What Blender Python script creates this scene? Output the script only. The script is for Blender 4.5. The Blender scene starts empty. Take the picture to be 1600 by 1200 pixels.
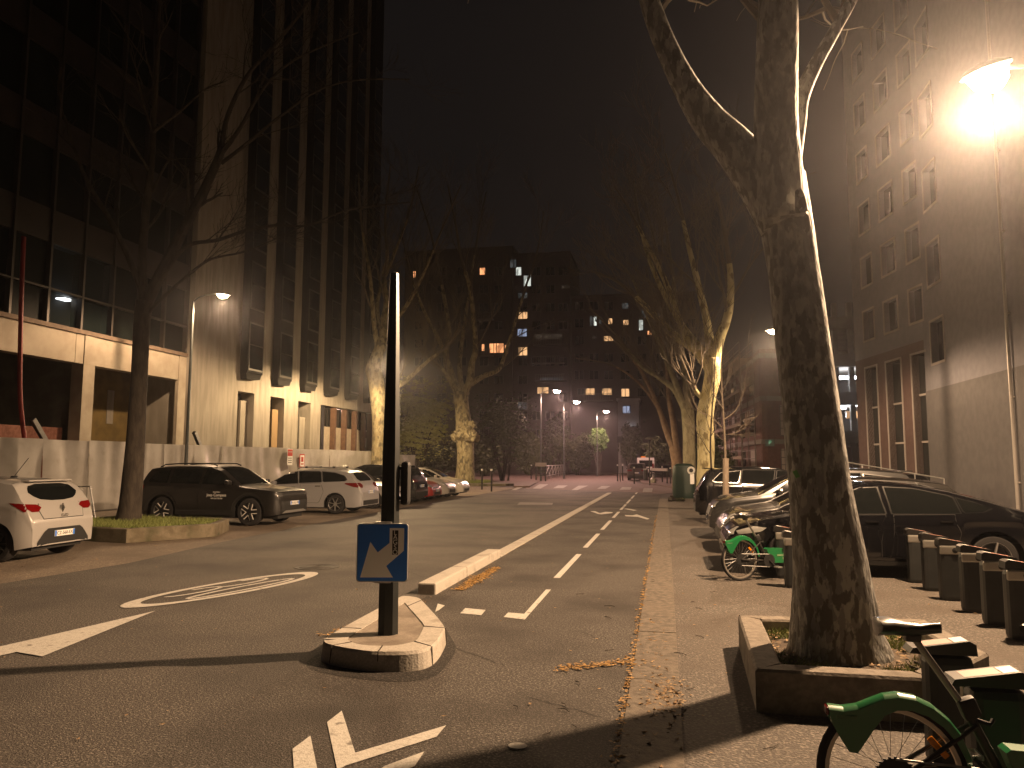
import bpy, bmesh, math, random
from math import sin, cos, pi, radians, sqrt, atan2
from mathutils import Vector, Matrix, noise
from mathutils.bvhtree import BVHTree

# ---------------------------------------------------------------- camera, world, exposure
S = bpy.context.scene
COL = S.collection
F, VX, VY, ROLL, EYE = 1200.0, 1040.0, 722.0, 0.003, 1.76      # photo pixels (1600 x 1200)
_Y = Vector((VX - 800, 600 - VY, -F)).normalized()
_h = Vector((VX - 800 + 1000, 600 - VY - 1000 * ROLL, -F)).normalized()
_Z = _h.cross(_Y).normalized()
if _Z.y < 0: _Z = -_Z
_X = _Y.cross(_Z)
MR = Matrix((_X, _Y, _Z))
cam = bpy.data.objects.new('camera', bpy.data.cameras.new('camera'))
COL.objects.link(cam)
cam.matrix_world = Matrix.Translation((0, 0, EYE)) @ MR.to_4x4()
cam.data.sensor_width = 36.0
cam.data.lens = 36.0 * F / 1600.0
cam.data.clip_start = 0.05
cam.data.clip_end = 2000
S.camera = cam

W = bpy.data.worlds.new('World'); S.world = W; W.use_nodes = True
_nt = W.node_tree; _bg = _nt.nodes['Background']
_tc = _nt.nodes.new('ShaderNodeTexCoord'); _sx = _nt.nodes.new('ShaderNodeSeparateXYZ')
_cr = _nt.nodes.new('ShaderNodeValToRGB')
_nt.links.new(_tc.outputs['Generated'], _sx.inputs[0]); _nt.links.new(_sx.outputs['Z'], _cr.inputs[0])
_cr.color_ramp.elements[0].position = 0.0; _cr.color_ramp.elements[0].color = (0.0029, 0.0023, 0.0021, 1)
_cr.color_ramp.elements[1].position = 0.75; _cr.color_ramp.elements[1].color = (0.0026, 0.0022, 0.0022, 1)
_nt.links.new(_cr.outputs[0], _bg.inputs[0]); _bg.inputs[1].default_value = 1.0
S.view_settings.view_transform = 'Standard'; S.view_settings.look = 'None'
S.view_settings.exposure = 1.15; S.view_settings.gamma = 1.0
S.render.engine = 'CYCLES'
S.cycles.use_denoising = True
S.cycles.max_bounces = 5; S.cycles.volume_bounces = 0
S.cycles.sample_clamp_indirect = 3.0
S.cycles.use_light_tree = True

def ray(px, py): return MR @ Vector((px - 800, 600 - py, -F))
def G(px, py, z=0.0):
    d = ray(px, py); return d * ((z - EYE) / d.z) + Vector((0, 0, EYE))
def atY(px, py, y):
    d = ray(px, py); return d * (y / d.y) + Vector((0, 0, EYE))
def atX(px, py, x):
    d = ray(px, py); return d * (x / d.x) + Vector((0, 0, EYE))
def ppm(y): return F / y

# ---------------------------------------------------------------- materials
MATS = {}
def M(name, col, rough=0.6, metal=0.0, col2=None, scale=6.0, bump=0.0, bscale=None, detail=4.0, lo=0.4, hi=0.6, spec=None,
      emit=None, estr=0.0, coat=0.0, stretch=None, col3=None, scale3=1.0, lo3=0.45, hi3=0.6, alpha=None):
    if name in MATS: return MATS[name]
    m = bpy.data.materials.new(name); m.use_nodes = True; MATS[name] = m
    nt = m.node_tree; p = nt.nodes['Principled BSDF']; L = nt.links
    p.inputs['Base Color'].default_value = (*col, 1); p.inputs['Roughness'].default_value = rough
    p.inputs['Metallic'].default_value = metal
    if spec is not None: p.inputs['Specular IOR Level'].default_value = spec
    if coat: p.inputs['Coat Weight'].default_value = coat; p.inputs['Coat Roughness'].default_value = 0.04
    if emit: p.inputs['Emission Color'].default_value = (*emit, 1); p.inputs['Emission Strength'].default_value = estr
    if alpha is not None: p.inputs['Alpha'].default_value = alpha
    if col2 is not None or bump:
        tc = nt.nodes.new('ShaderNodeTexCoord'); vec = tc.outputs['Object']
        if stretch:
            mp = nt.nodes.new('ShaderNodeMapping'); mp.inputs['Scale'].default_value = stretch
            L.new(vec, mp.inputs['Vector']); vec = mp.outputs[0]
    def layer(prev, c, sc, l, h, det):
        n = nt.nodes.new('ShaderNodeTexNoise'); n.inputs['Scale'].default_value = sc; n.inputs['Detail'].default_value = det
        L.new(vec, n.inputs['Vector'])
        r = nt.nodes.new('ShaderNodeValToRGB'); r.color_ramp.elements[0].position = l; r.color_ramp.elements[1].position = h
        L.new(n.outputs['Fac'], r.inputs[0])
        mx = nt.nodes.new('ShaderNodeMix'); mx.data_type = 'RGBA'
        L.new(r.outputs[0], mx.inputs['Factor'])
        if prev is None: mx.inputs[6].default_value = (*col, 1)
        else: L.new(prev, mx.inputs[6])
        mx.inputs[7].default_value = (*c, 1)
        return mx.outputs[2]
    out = None
    if col2 is not None: out = layer(None, col2, scale, lo, hi, detail)
    if col3 is not None: out = layer(out, col3, scale3, lo3, hi3, 5.0)
    if out is not None: L.new(out, p.inputs['Base Color'])
    if bump:
        n = nt.nodes.new('ShaderNodeTexNoise'); n.inputs['Scale'].default_value = bscale or scale * 3; n.inputs['Detail'].default_value = 5
        L.new(vec, n.inputs['Vector'])
        b = nt.nodes.new('ShaderNodeBump'); b.inputs['Strength'].default_value = bump; b.inputs['Distance'].default_value = 0.02
        L.new(n.outputs['Fac'], b.inputs['Height']); L.new(b.outputs[0], p.inputs['Normal'])
    return m

asphalt = M('asphalt', (.060, .052, .044), .78, col2=(.31, .275, .24), scale=58, lo=.5, hi=.7, detail=4, bump=.7, bscale=90, spec=.4,
            col3=(.034, .030, .027), scale3=.55, lo3=.42, hi3=.72)
lane_asphalt = M('cycle lane asphalt', (.060, .053, .046), .82, spec=.3, col2=(.25, .227, .203), scale=55, lo=.5, hi=.7, detail=4, bump=.7, bscale=85,
            col3=(.044, .038, .033), scale3=.7, lo3=.42, hi3=.7)
park_asphalt = M('worn parking surface', (.165, .130, .095), .85, col2=(.36, .29, .22), scale=34, lo=.5, hi=.7, bump=.7, bscale=50,
            col3=(.12, .092, .068), scale3=.8, lo3=.42, hi3=.7)
walk_asphalt = M('pavement asphalt', (.082, .071, .060), .82, col2=(.26, .226, .19), scale=38, lo=.51, hi=.69, bump=.8, bscale=55,
            col3=(.082, .066, .052), scale3=.9, lo3=.42, hi3=.7)
red_asphalt = M('reddish asphalt', (.12, .075, .062), .85, col2=(.16, .105, .088), scale=20, bump=.2)
gutter_m = M('gutter concrete', (.085, .071, .056), .88, col2=(.15, .126, .099), scale=14, bump=.3, bscale=50, col3=(.13, .105, .08), scale3=2.2, lo3=.5, hi3=.75)
granite = M('granite', (.40, .37, .32), .8, col2=(.52, .48, .42), scale=60, lo=.4, hi=.65, bump=.25, bscale=60, col3=(.24, .21, .17), scale3=4, lo3=.52, hi3=.8)
island_top = M('island paving', (.24, .20, .16), .85, col2=(.30, .26, .21), scale=50, bump=.3, col3=(.17, .14, .11), scale3=3, lo3=.5, hi3=.7)
old_paint = M('faded road paint', (.26, .24, .215), .75, col2=(.17, .155, .14), scale=8, lo=.4, hi=.7, bump=.3, bscale=70)
paint = M('worn white road paint', (.55, .53, .48), .7, col2=(.36, .335, .295), scale=30, lo=.5, hi=.75, bump=.3, bscale=70, col3=(.20, .18, .155), scale3=9, lo3=.62, hi3=.72)
concrete = M('board marked concrete', (.25, .225, .185), .85, col2=(.32, .29, .24), scale=2.2, stretch=(1, 1.6, .25), bump=.15, bscale=9,
            col3=(.17, .145, .115), scale3=1.5, lo3=.55, hi3=.8)
beam_m = M('smooth concrete panel', (.34, .29, .22), .8, col2=(.41, .36, .28), scale=1.5, bump=.08, bscale=12)
dark_metal = M('dark metal', (.020, .019, .018), .45, .3)
black_plastic = M('black plastic', (.014, .014, .014), .55)
rubber = M('rubber', (.013, .012, .012), .85)
steel = M('galvanised steel', (.42, .42, .41), .42, .8, col2=(.33, .33, .32), scale=12)
chrome = M('chrome', (.65, .65, .63), .16, 1.0)
alloy = M('alloy', (.50, .50, .49), .32, .8)
dark_glass = M('dark window glass', (.010, .012, .013), .07, spec=.6)
tower_glass = M('curtain wall glass', (.006, .008, .008), .50, spec=.05, col2=(.010, .013, .012), scale=.6)
car_glass = M('car glass', (.006, .007, .007), .05, spec=.35)
white_sheet = M('white steel hoarding', (.50, .485, .455), .36, .2, col2=(.42, .40, .37), scale=1.3, bump=.35, bscale=1.6, col3=(.38, .355, .32), scale3=2.6, lo3=.58, hi3=.8)
brick = M('red brick', (.20, .075, .050), .9, col2=(.27, .12, .085), scale=9, bump=.4, bscale=30)
rust_wood = M('brown panel', (.095, .048, .026), .7, col2=(.13, .07, .04), scale=4)
beige_panel = M('beige panel', (.46, .40, .31), .75, col2=(.40, .34, .26), scale=3)
ochre = M('ochre plaster', (.20, .14, .045), .8, col2=(.15, .105, .035), scale=2)
stucco = M('grey render', (.150, .150, .172), .9, col2=(.172, .170, .190), scale=3.5, bump=.25, bscale=60)
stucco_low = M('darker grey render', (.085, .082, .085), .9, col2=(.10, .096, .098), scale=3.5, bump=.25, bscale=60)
mauve = M('brown red cladding', (.080, .048, .043), .85, col2=(.092, .057, .051), scale=4)
bark = M('plane bark', (.235, .235, .225), .9, col2=(.40, .40, .375), scale=17, lo=.50, hi=.55, detail=5, stretch=(1, 1, .42), bump=1.0, bscale=22,
         col3=(.125, .118, .105), scale3=15, lo3=.50, hi3=.545)
pale_bark = M('pale plane bark', (.27, .225, .125), .9, col2=(.38, .33, .20), scale=6, lo=.45, hi=.6, stretch=(1, 1, .5), bump=.8, bscale=14,
         col3=(.12, .10, .06), scale3=4.5, lo3=.5, hi3=.6)
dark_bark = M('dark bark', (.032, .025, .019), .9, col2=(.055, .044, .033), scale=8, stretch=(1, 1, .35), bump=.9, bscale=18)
twig_m = M('twig', (.13, .105, .075), .85)
dirt = M('soil', (.055, .040, .028), .95, col2=(.10, .075, .05), scale=12, bump=.9, bscale=25)
grass_m = M('grass', (.15, .19, .045), .8, col2=(.21, .23, .07), scale=9)
leaf_y = M('dry yellow leaf', (.42, .25, .075), .8, col2=(.28, .16, .055), scale=30)
leaf_b = M('dry brown leaf', (.23, .14, .07), .85, col2=(.36, .25, .13), scale=30)
stone_kerb = M('planter stone', (.165, .142, .115), .88, col2=(.225, .195, .16), scale=18, bump=.4, bscale=35, col3=(.10, .085, .062), scale3=2.5, lo3=.5, hi3=.7)
mossy = M('mossy concrete', (.115, .095, .06), .92, col2=(.17, .145, .10), scale=5, bump=.4, col3=(.06, .058, .028), scale3=2.5, lo3=.48, hi3=.65)
blue_sign = M('blue sign sheet', (.03, .19, .75), .35)
white_sign = M('white sign sheet', (.92, .92, .90), .4)
white_p = M('white lettering', (.75, .74, .70), .6)
black_p = M('black lettering', (.02, .02, .02), .6)
red_p = M('red print', (.50, .05, .03), .6)
sign_back = M('sign edge', (.55, .55, .54), .4, .6)
green_paint = M('green bike paint', (.010, .145, .042), .30, coat=.5)
dark_green_paint = M('dark green bike paint', (.010, .105, .040), .32, coat=.4)
orange_refl = M('orange reflector', (.80, .27, .01), .25)
red_refl = M('red lens', (.13, .004, .004), .12)
container_green = M('green container plastic', (.012, .032, .024), .5)
lens_clear = M('headlight lens', (.45, .45, .43), .10, .2)
dock_m = M('dock body', (.021, .023, .023), .5, .2, col2=(.027, .029, .029), scale=6)
dock_steel = M('dock steel', (.40, .385, .35), .35, .7)
pink_plate = M('red and white plate', (.50, .27, .22), .5)
fol_dark = M('dark foliage', (.040, .050, .022), .8, col2=(.065, .075, .03), scale=3)
fol_mid = M('olive foliage', (.20, .20, .065), .8, col2=(.26, .25, .09), scale=3)
fol_green = M('green foliage', (.05, .11, .02), .7, col2=(.08, .15, .035), scale=3)
def lit_window(name, col, s):
    m = M(name, (.02, .02, .02), .3, emit=col, estr=s); nt = m.node_tree
    if nt.nodes.get('Voronoi Texture'): return m
    tc = nt.nodes.new('ShaderNodeTexCoord'); mp = nt.nodes.new('ShaderNodeMapping'); mp.inputs['Scale'].default_value = (2.2, 1, .9); v = nt.nodes.new('ShaderNodeTexVoronoi'); v.inputs['Scale'].default_value = 1.0
    r = nt.nodes.new('ShaderNodeMapRange'); r.inputs[3].default_value = s * .25; r.inputs[4].default_value = s * 1.25
    nt.links.new(tc.outputs['Object'], mp.inputs[0]); nt.links.new(mp.outputs[0], v.inputs['Vector']); sp_ = nt.nodes.new('ShaderNodeSeparateColor'); nt.links.new(v.outputs['Color'], sp_.inputs[0])
    nt.links.new(sp_.outputs[0], r.inputs[0]); nt.links.new(r.outputs[0], nt.nodes['Principled BSDF'].inputs['Emission Strength']); return m
def emis(name, col, s): return M(name, (.02, .02, .02), .5, emit=col, estr=s)
lamp_warm = emis('warm lamp lens', (1, .70, .38), 90)
lamp_pink = emis('pinkish lamp lens', (1, .66, .56), 110)
lamp_white = emis('cool lamp lens', (.85, .92, 1), 45)
tube_white = emis('white tube', (.88, .92, 1), 9)
win_warm = lit_window('warm lit window', (1, .55, .25), .42)
win_orange = lit_window('orange lit window', (1, .40, .16), .7)
win_white = lit_window('white lit window', (.9, .95, .85), .40)
win_blue = lit_window('bluish lit window', (.55, .66, .95), .26)
win_dim = lit_window('dim lit window', (.55, .60, .60), .05)
win_faint = lit_window('faint lit window', (.6, .45, .32), .025)

# ---------------------------------------------------------------- mesh helpers
class MB:
    def __init__(self): self.v = []; self.f = []; self.fm = []; self.sm = []
    def add(self, vs, fs, mi=0, smooth=False):
        o = len(self.v); self.v += [tuple(x) for x in vs]
        for f in fs: self.f.append(tuple(o + i for i in f)); self.fm.append(mi); self.sm.append(smooth)
        return self
    def box(self, c, s, rz=0.0, mi=0, bev=0.0, rot=None):
        hx, hy, hz = s[0] / 2, s[1] / 2, s[2] / 2
        if bev > 0:
            b = min(bev, hx * .9, hy * .9, hz * .9); vs = []; 
            bm = bmesh.new(); bmesh.ops.create_cube(bm, size=1.0)
            for v in bm.verts: v.co = Vector((v.co.x * 2 * hx, v.co.y * 2 * hy, v.co.z * 2 * hz))
            bmesh.ops.bevel(bm, geom=bm.edges[:], offset=b, segments=2, profile=.6, affect='EDGES')
            bm.verts.index_update(); vs = [v.co.copy() for v in bm.verts]; fs = [[v.index for v in f.verts] for f in bm.faces]; bm.free()
        else:
            vs = [Vector((x, y, z)) for x in (-hx, hx) for y in (-hy, hy) for z in (-hz, hz)]
            fs = [(0, 1, 3, 2), (4, 6, 7, 5), (0, 4, 5, 1), (2, 3, 7, 6), (0, 2, 6, 4), (1, 5, 7, 3)]
        R = rot if rot is not None else Matrix.Rotation(rz, 3, 'Z')
        c = Vector(c)
        return self.add([R @ v + c for v in vs], fs, mi)
    def bx(self, x0, x1, y0, y1, z0, z1, mi=0, bev=0.0):
        return self.box(((x0 + x1) / 2, (y0 + y1) / 2, (z0 + z1) / 2), (abs(x1 - x0), abs(y1 - y0), abs(z1 - z0)), 0, mi, bev)
    def bar(self, a, b, w, h=None, mi=0):
        a, b = Vector(a), Vector(b); d = b - a; L = d.length
        q = d.to_track_quat('Z', 'Y').to_matrix()
        return self.box((a + b) / 2, (w, h or w, L), rot=q, mi=mi)
    def tube(self, pts, rad, n=8, mi=0, cap=True, wob=0.0, wf=3.0, seed=0.0):
        pts = [Vector(p) for p in pts]
        if not isinstance(rad, (list, tuple)): rad = [rad] * len(pts)
        vs = []; fs = []; ref = None
        for i, p in enumerate(pts):
            t = (pts[min(i + 1, len(pts) - 1)] - pts[max(i - 1, 0)])
            if t.length < 1e-9: t = Vector((0, 0, 1))
            t.normalize()
            if ref is None:
                ref = Vector((1, 0, 0)) if abs(t.x) < .8 else Vector((0, 1, 0))
            u = (ref - t * ref.dot(t)).normalized(); w = t.cross(u); ref = u
            for k in range(n):
                a = 2 * pi * k / n; d = u * cos(a) + w * sin(a); r = rad[i]
                if wob:
                    r *= 1 + wob * noise.noise(Vector((cos(a) * 1.3 + seed, sin(a) * 1.3, p.z * wf * .4 + p.x))) + .4 * wob * noise.noise(Vector((cos(a) * 3 + seed, sin(a) * 3, p.z * wf)))
                vs.append(p + d * r)
        for i in range(len(pts) - 1):
            for k in range(n):
                a = i * n + k; b = i * n + (k + 1) % n
                fs.append((a, b, b + n, a + n))
        if cap:
            fs.append(tuple(range(n - 1, -1, -1))); o = (len(pts) - 1) * n; fs.append(tuple(range(o, o + n)))
        return self.add(vs, fs, mi, True)
    def lathe(self, prof, c=(0, 0, 0), axis='Z', n=20, mi=0, smooth=True, cap=True):
        vs = []; fs = []; c = Vector(c)
        for r, h in prof:
            for k in range(n):
                a = 2 * pi * k / n
                if axis == 'Z': v = Vector((r * cos(a), r * sin(a), h))
                elif axis == 'Y': v = Vector((r * cos(a), h, r * sin(a)))
                else: v = Vector((h, r * cos(a), r * sin(a)))
                vs.append(v + c)
        for i in range(len(prof) - 1):
            for k in range(n):
                a = i * n + k; b = i * n + (k + 1) % n; fs.append((a, b, b + n, a + n))
        cap = cap and (abs(prof[0][0] - prof[-1][0]) > 1e-6 or abs(prof[0][1] - prof[-1][1]) > 1e-6)
        if cap and prof[0][0] > 1e-4: fs.append(tuple(range(n)))
        if cap and prof[-1][0] > 1e-4: o = (len(prof) - 1) * n; fs.append(tuple(range(o, o + n)))
        return self.add(vs, fs, mi, smooth)
    def prism(self, poly, y0, y1, plane='XZ', mi=0):
        n = len(poly)
        def P(a, b, t):
            return {'XZ': (a, t, b), 'XY': (a, b, t), 'YZ': (t, a, b)}[plane]
        vs = [P(a, b, y0) for a, b in poly] + [P(a, b, y1) for a, b in poly]
        fs = [tuple(range(n)), tuple(range(2 * n - 1, n - 1, -1))] + [(i, (i + 1) % n, n + (i + 1) % n, n + i) for i in range(n)]
        return self.add(vs, fs, mi)
    def quad(self, a, b, c, d, mi=0): return self.add([a, b, c, d], [(0, 1, 2, 3)], mi)
    def mesh(self, name, mats, sharp=35.0):
        me = bpy.data.meshes.new(name)
        me.from_pydata(self.v, [], self.f)
        for m in (mats if isinstance(mats, (list, tuple)) else [mats]): me.materials.append(m)
        if len(me.polygons) == len(self.fm):
            me.polygons.foreach_set('material_index', self.fm); me.polygons.foreach_set('use_smooth', self.sm)
        bm = bmesh.new(); bm.from_mesh(me); bmesh.ops.recalc_face_normals(bm, faces=bm.faces); bm.to_mesh(me); bm.free()
        if any(self.sm) and sharp: me.set_sharp_from_angle(angle=radians(sharp))
        me.update()
        return me
    def build(self, name, mats, parent=None, off=None, sharp=35.0):
        if off is not None: self.v = [(x - off[0], y - off[1], z - off[2]) for x, y, z in self.v]
        o = bpy.data.objects.new(name, self.mesh(name, mats, sharp)); COL.objects.link(o)
        if parent is not None: o.parent = parent
        return o

def thing(name, label, cat, loc=(0, 0, 0), rz=0.0, group=None):
    o = bpy.data.objects.new(name, None); COL.objects.link(o); o.location = loc; o.rotation_euler = (0, 0, rz)
    o.empty_display_size = .2
    return tag(o, label, cat, group)
def tag(o, label, cat, group=None):
    o['label'] = label; o['category'] = cat
    if group: o['group'] = group
    return o
def struct(mb, name, mat, kind='structure'):
    o = mb.build(name, mat); o['kind'] = kind; return o
KIDS = {}
def copy_tree(o, parent=None):
    c = o.copy(); COL.objects.link(c); c.parent = parent
    for ch in [x for x in bpy.data.objects if x.parent == o]: copy_tree(ch, c)
    return c
def text_obj(txt, size, mat, parent, loc, rot, name='lettering', align='CENTER', ext=0.001):
    cu = bpy.data.curves.new(name, 'FONT'); cu.body = txt; cu.size = size; cu.align_x = align; cu.align_y = 'CENTER'; cu.extrude = ext
    t = bpy.data.objects.new(name, cu); COL.objects.link(t)
    dg = bpy.context.evaluated_depsgraph_get()
    me = bpy.data.meshes.new_from_object(t.evaluated_get(dg)); bpy.data.objects.remove(t)
    o = bpy.data.objects.new(name, me); COL.objects.link(o); me.materials.clear(); me.materials.append(mat)
    if parent is not None: o.parent = parent
    o.location = loc; o.rotation_euler = rot
    return o
def interp(pts, x):
    if x <= pts[0][0]: return pts[0][1]
    for (a, b), (c, d) in zip(pts, pts[1:]):
        if x <= c: return b + (d - b) * (x - a) / max(c - a, 1e-9)
    return pts[-1][1]
def smooth_pts(pts, n=6):
    pts = [Vector(p) for p in pts]; out = []
    for i in range(len(pts) - 1):
        p0 = pts[max(i - 1, 0)]; p1 = pts[i]; p2 = pts[i + 1]; p3 = pts[min(i + 2, len(pts) - 1)]
        for k in range(n):
            t = k / n
            out.append(.5 * ((2 * p1) + (p2 - p0) * t + (2 * p0 - 5 * p1 + 4 * p2 - p3) * t * t + (3 * p1 - p0 - 3 * p2 + p3) * t ** 3))
    out.append(pts[-1]); return out

# ---------------------------------------------------------------- cars
def in_poly_span(poly, u):
    vs = []
    n = len(poly)
    for i in range(n):
        a, b = poly[i], poly[(i + 1) % n]
        if (a[0] - u) * (b[0] - u) <= 0 and abs(a[0] - b[0]) > 1e-9:
            t = (u - a[0]) / (b[0] - a[0]); vs.append(a[1] + t * (b[1] - a[1]))
    return (min(vs), max(vs)) if vs else None
class Car:
    """x forward, origin on the ground under the middle of the car"""
    def __init__(s, root, L, Wd, top, belt, wheels, R, paint, sill=.22, tumble=.26, clad=None, nose=.55, tail=.4, arch=.06, roofw=None):
        s.root, s.L, s.W, s.R, s.paint = root, L, Wd, R, paint
        s.xr, s.xf = wheels[0] - L / 2, wheels[1] - L / 2
        top = [(x - L / 2, z) for x, z in top]; belt = [(x - L / 2, z) for x, z in belt]
        xs = set(round(-L / 2 + L * i / 84, 4) for i in range(85))
        for x, z in top: xs.add(round(x, 4))
        Ra = R + arch
        for xc in (s.xr, s.xf):
            for k in range(17):
                a = pi * k / 16; xs.add(round(xc + Ra * cos(a), 4))
            xs.add(round(xc - Ra - .004, 4)); xs.add(round(xc + Ra + .004, 4))
        for k in range(8):
            xs.add(round(-L / 2 + .02 * k, 4)); xs.add(round(L / 2 - .02 * k, 4))
        xs = sorted(x for x in xs if -L / 2 <= x <= L / 2)
        xs = [x for i, x in enumerate(xs) if i == 0 or x - xs[i - 1] > .0015]
        def w(x):
            d = L / 2 - x; e = x + L / 2; k = 1.0
            if d < nose: k -= .20 * ((nose - d) / nose) ** 2.6
            if e < tail: k -= .13 * ((tail - e) / tail) ** 2.6
            return Wd / 2 * k
        def zlow(x):
            z = sill
            e = min(L / 2 - x, x + L / 2)
            if e < .25: z += .05 * (1 - e / .25)
            for xc in (s.xr, s.xf):
                if abs(x - xc) <= Ra: z = max(z, R + sqrt(max(Ra * Ra - (x - xc) ** 2, 0)) - .0)
            return z
        mb = MB(); rows = None; NS, NG, NT = 8, 6, 7
        rings = []
        for x in xs:
            zt = interp(top, x); zl = zlow(x); zb = max(min(interp(belt, x), zt - .035), zl + .01); zt = max(zt, zb + .03)
            ring = []
            wx = w(x)
            def side(z):
                t = (z - .55) / .6
                return wx * (1 - .045 * t * t - (.03 * max(0, (.35 - z) / .2)))
            for i in range(NS + 1):
                z = zl + (zb - zl) * i / NS
                sh = .012 * math.exp(-((z - (zb - .06)) / .05) ** 2)
                ring.append((x, side(z) + sh, z))
            e = min(.055, (zt - zb) * .6); yb = side(zb); zz = zt - e
            ye = yb - tumble * (zz - zb) - .06 * (zz - zb) ** 2
            for j in range(1, NG + 1):
                t = j / NG; z = zb + (zz - zb) * t
                ring.append((x, yb + (ye - yb) * (t ** 1.15), z))
            for k in range(1, NT + 1):
                q = [.03, .10, .22, .4, .6, .8, 1.0][k - 1]
                yy = ye * (1 - q); ring.append((x, yy, zt - e * (yy / max(ye, .01)) ** 4 * .9))
            rings.append(ring)
        n = len(rings[0]); full = []
        for r in rings:
            full.append(r + [(x, -y, z) for x, y, z in reversed(r[:-1])])
        m = len(full[0]); vs = [p for r in full for p in r]; fs = []
        for i in range(len(full) - 1):
            for k in range(m - 1):
                fs.append((i * m + k, i * m + k + 1, (i + 1) * m + k + 1, (i + 1) * m + k))
        fs.append(tuple(range(m))); o = (len(full) - 1) * m; fs.append(tuple(o + k for k in range(m)))
        mb.add(vs, fs, 0, True)
        s.body = mb.build('body', paint, root, sharp=38)
        bm = bmesh.new(); bm.from_mesh(s.body.data); s.bvh = BVHTree.FromBMesh(bm); bm.free()
        u = MB(); u.bx(-L / 2 + .12, L / 2 - .12, -Wd / 2 + .25, Wd / 2 - .25, .19, .55)
        u.bx(s.xr + Ra + .01, s.xf - Ra - .01, -Wd / 2 + .09, Wd / 2 - .09, .2, .5)
        u.build('underbody', black_plastic, root)
    def hit(s, axis, a, b, sgn=1):
        if axis == 'S': o, d = Vector((a, 3 * sgn, b)), Vector((0, -sgn, 0))
        elif axis == 'R': o, d = Vector((-5, a, b)), Vector((1, 0, 0))
        elif axis == 'F': o, d = Vector((5, a, b)), Vector((-1, 0, 0))
        else: o, d = Vector((a, b, 4)), Vector((0, 0, -1))
        l, nn, i, dist = s.bvh.ray_cast(o, d)
        if l is None: return None
        if nn.dot(d) > 0: nn = -nn
        return l, nn
    def patch(s, mb, axis, poly, off=.004, nu=14, nv=6, sgn=1, mi=0):
        u0 = min(p[0] for p in poly); u1 = max(p[0] for p in poly); grid = []
        for i in range(nu + 1):
            u = u0 + (u1 - u0) * min(max(i / nu, .0015), .9985); sp = in_poly_span(poly, u)
            if sp is None: continue
            colm = []
            for j in range(nv + 1):
                h = s.hit(axis, u, sp[0] + (sp[1] - sp[0]) * j / nv, sgn)
                colm.append(None if h is None else h[0] + h[1] * off)
            grid.append(colm)
        vs = []; idx = {}; fs = []
        for i, c in enumerate(grid):
            for j, p in enumerate(c):
                if p is not None: idx[i, j] = len(vs); vs.append(p)
        for i in range(len(grid) - 1):
            for j in range(nv):
                q = [(i, j), (i + 1, j), (i + 1, j + 1), (i, j + 1)]
                if all(k in idx for k in q):
                    pp = [vs[idx[k]] for k in q]
                    if max((pp[0] - pp[2]).length, (pp[1] - pp[3]).length) < .45: fs.append(tuple(idx[k] for k in q))
        mb.add(vs, fs, mi, True); return mb
    def X(s, poly): return [(x - s.L / 2, z) for x, z in poly]
    def decal(s, name, axis, poly, mat, off=.004, sides=(1,), nu=14, nv=6, parent=None):
        out = []
        for sg in sides:
            mb = MB(); s.patch(mb, axis, s.X(poly) if axis in 'ST' else poly, off, nu, nv, sg)
            if mb.f: out.append(mb.build(name, mat, parent or s.root))
        return out
    def both(s, name, axis, poly, mat, off=.004, nu=10, nv=6):           # mirrored in y on a rear / front / top projection
        for sg in (1, -1):
            mb = MB(); s.patch(mb, axis, [(a * sg, b) for a, b in poly] if axis in 'RF' else [(x - s.L / 2, y * sg) for x, y in poly], off, nu, nv)
            if mb.f: mb.build(name, mat, s.root)
    def side_window(s, poly, sides=(1, -1), trim=None):
        if trim:
            cx = sum(p[0] for p in poly) / len(poly); cz = sum(p[1] for p in poly) / len(poly)
            big = [(cx + (x - cx) * 1.03 + (.012 if x > cx else -.012), cz + (z - cz) * 1.0 + (.014 if z > cz else -.014)) for x, z in poly]
            s.decal('window_trim', 'S', big, trim, .003, sides)
        return s.decal('side_window', 'S', poly, car_glass, .006, sides)
    def door(s, poly, sides=(1, -1), handle=None):
        for sg in sides:
            cx = sum(p[0] for p in poly) / len(poly); cz = sum(p[1] for p in poly) / len(poly)
            mb = MB(); s.patch(mb, 'S', s.X(poly), .0025, 14, 8, sg, 1)
            sm = [(x + (.009 if x < cx else -.009), z + (.009 if z < cz else -.009)) for x, z in poly]
            s.patch(mb, 'S', s.X(sm), .005, 14, 8, sg, 0)
            d = mb.build('door', [s.paint, black_plastic], s.root)
            if handle:
                h = s.hit('S', handle[0] - s.L / 2, handle[1], sg)
                if h:
                    hb = MB(); hb.box(h[0] + h[1] * .022, (.19, .022, .028), bev=.009); hb.build('door_handle', handle[2] if len(handle) > 2 else s.paint, d)
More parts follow.
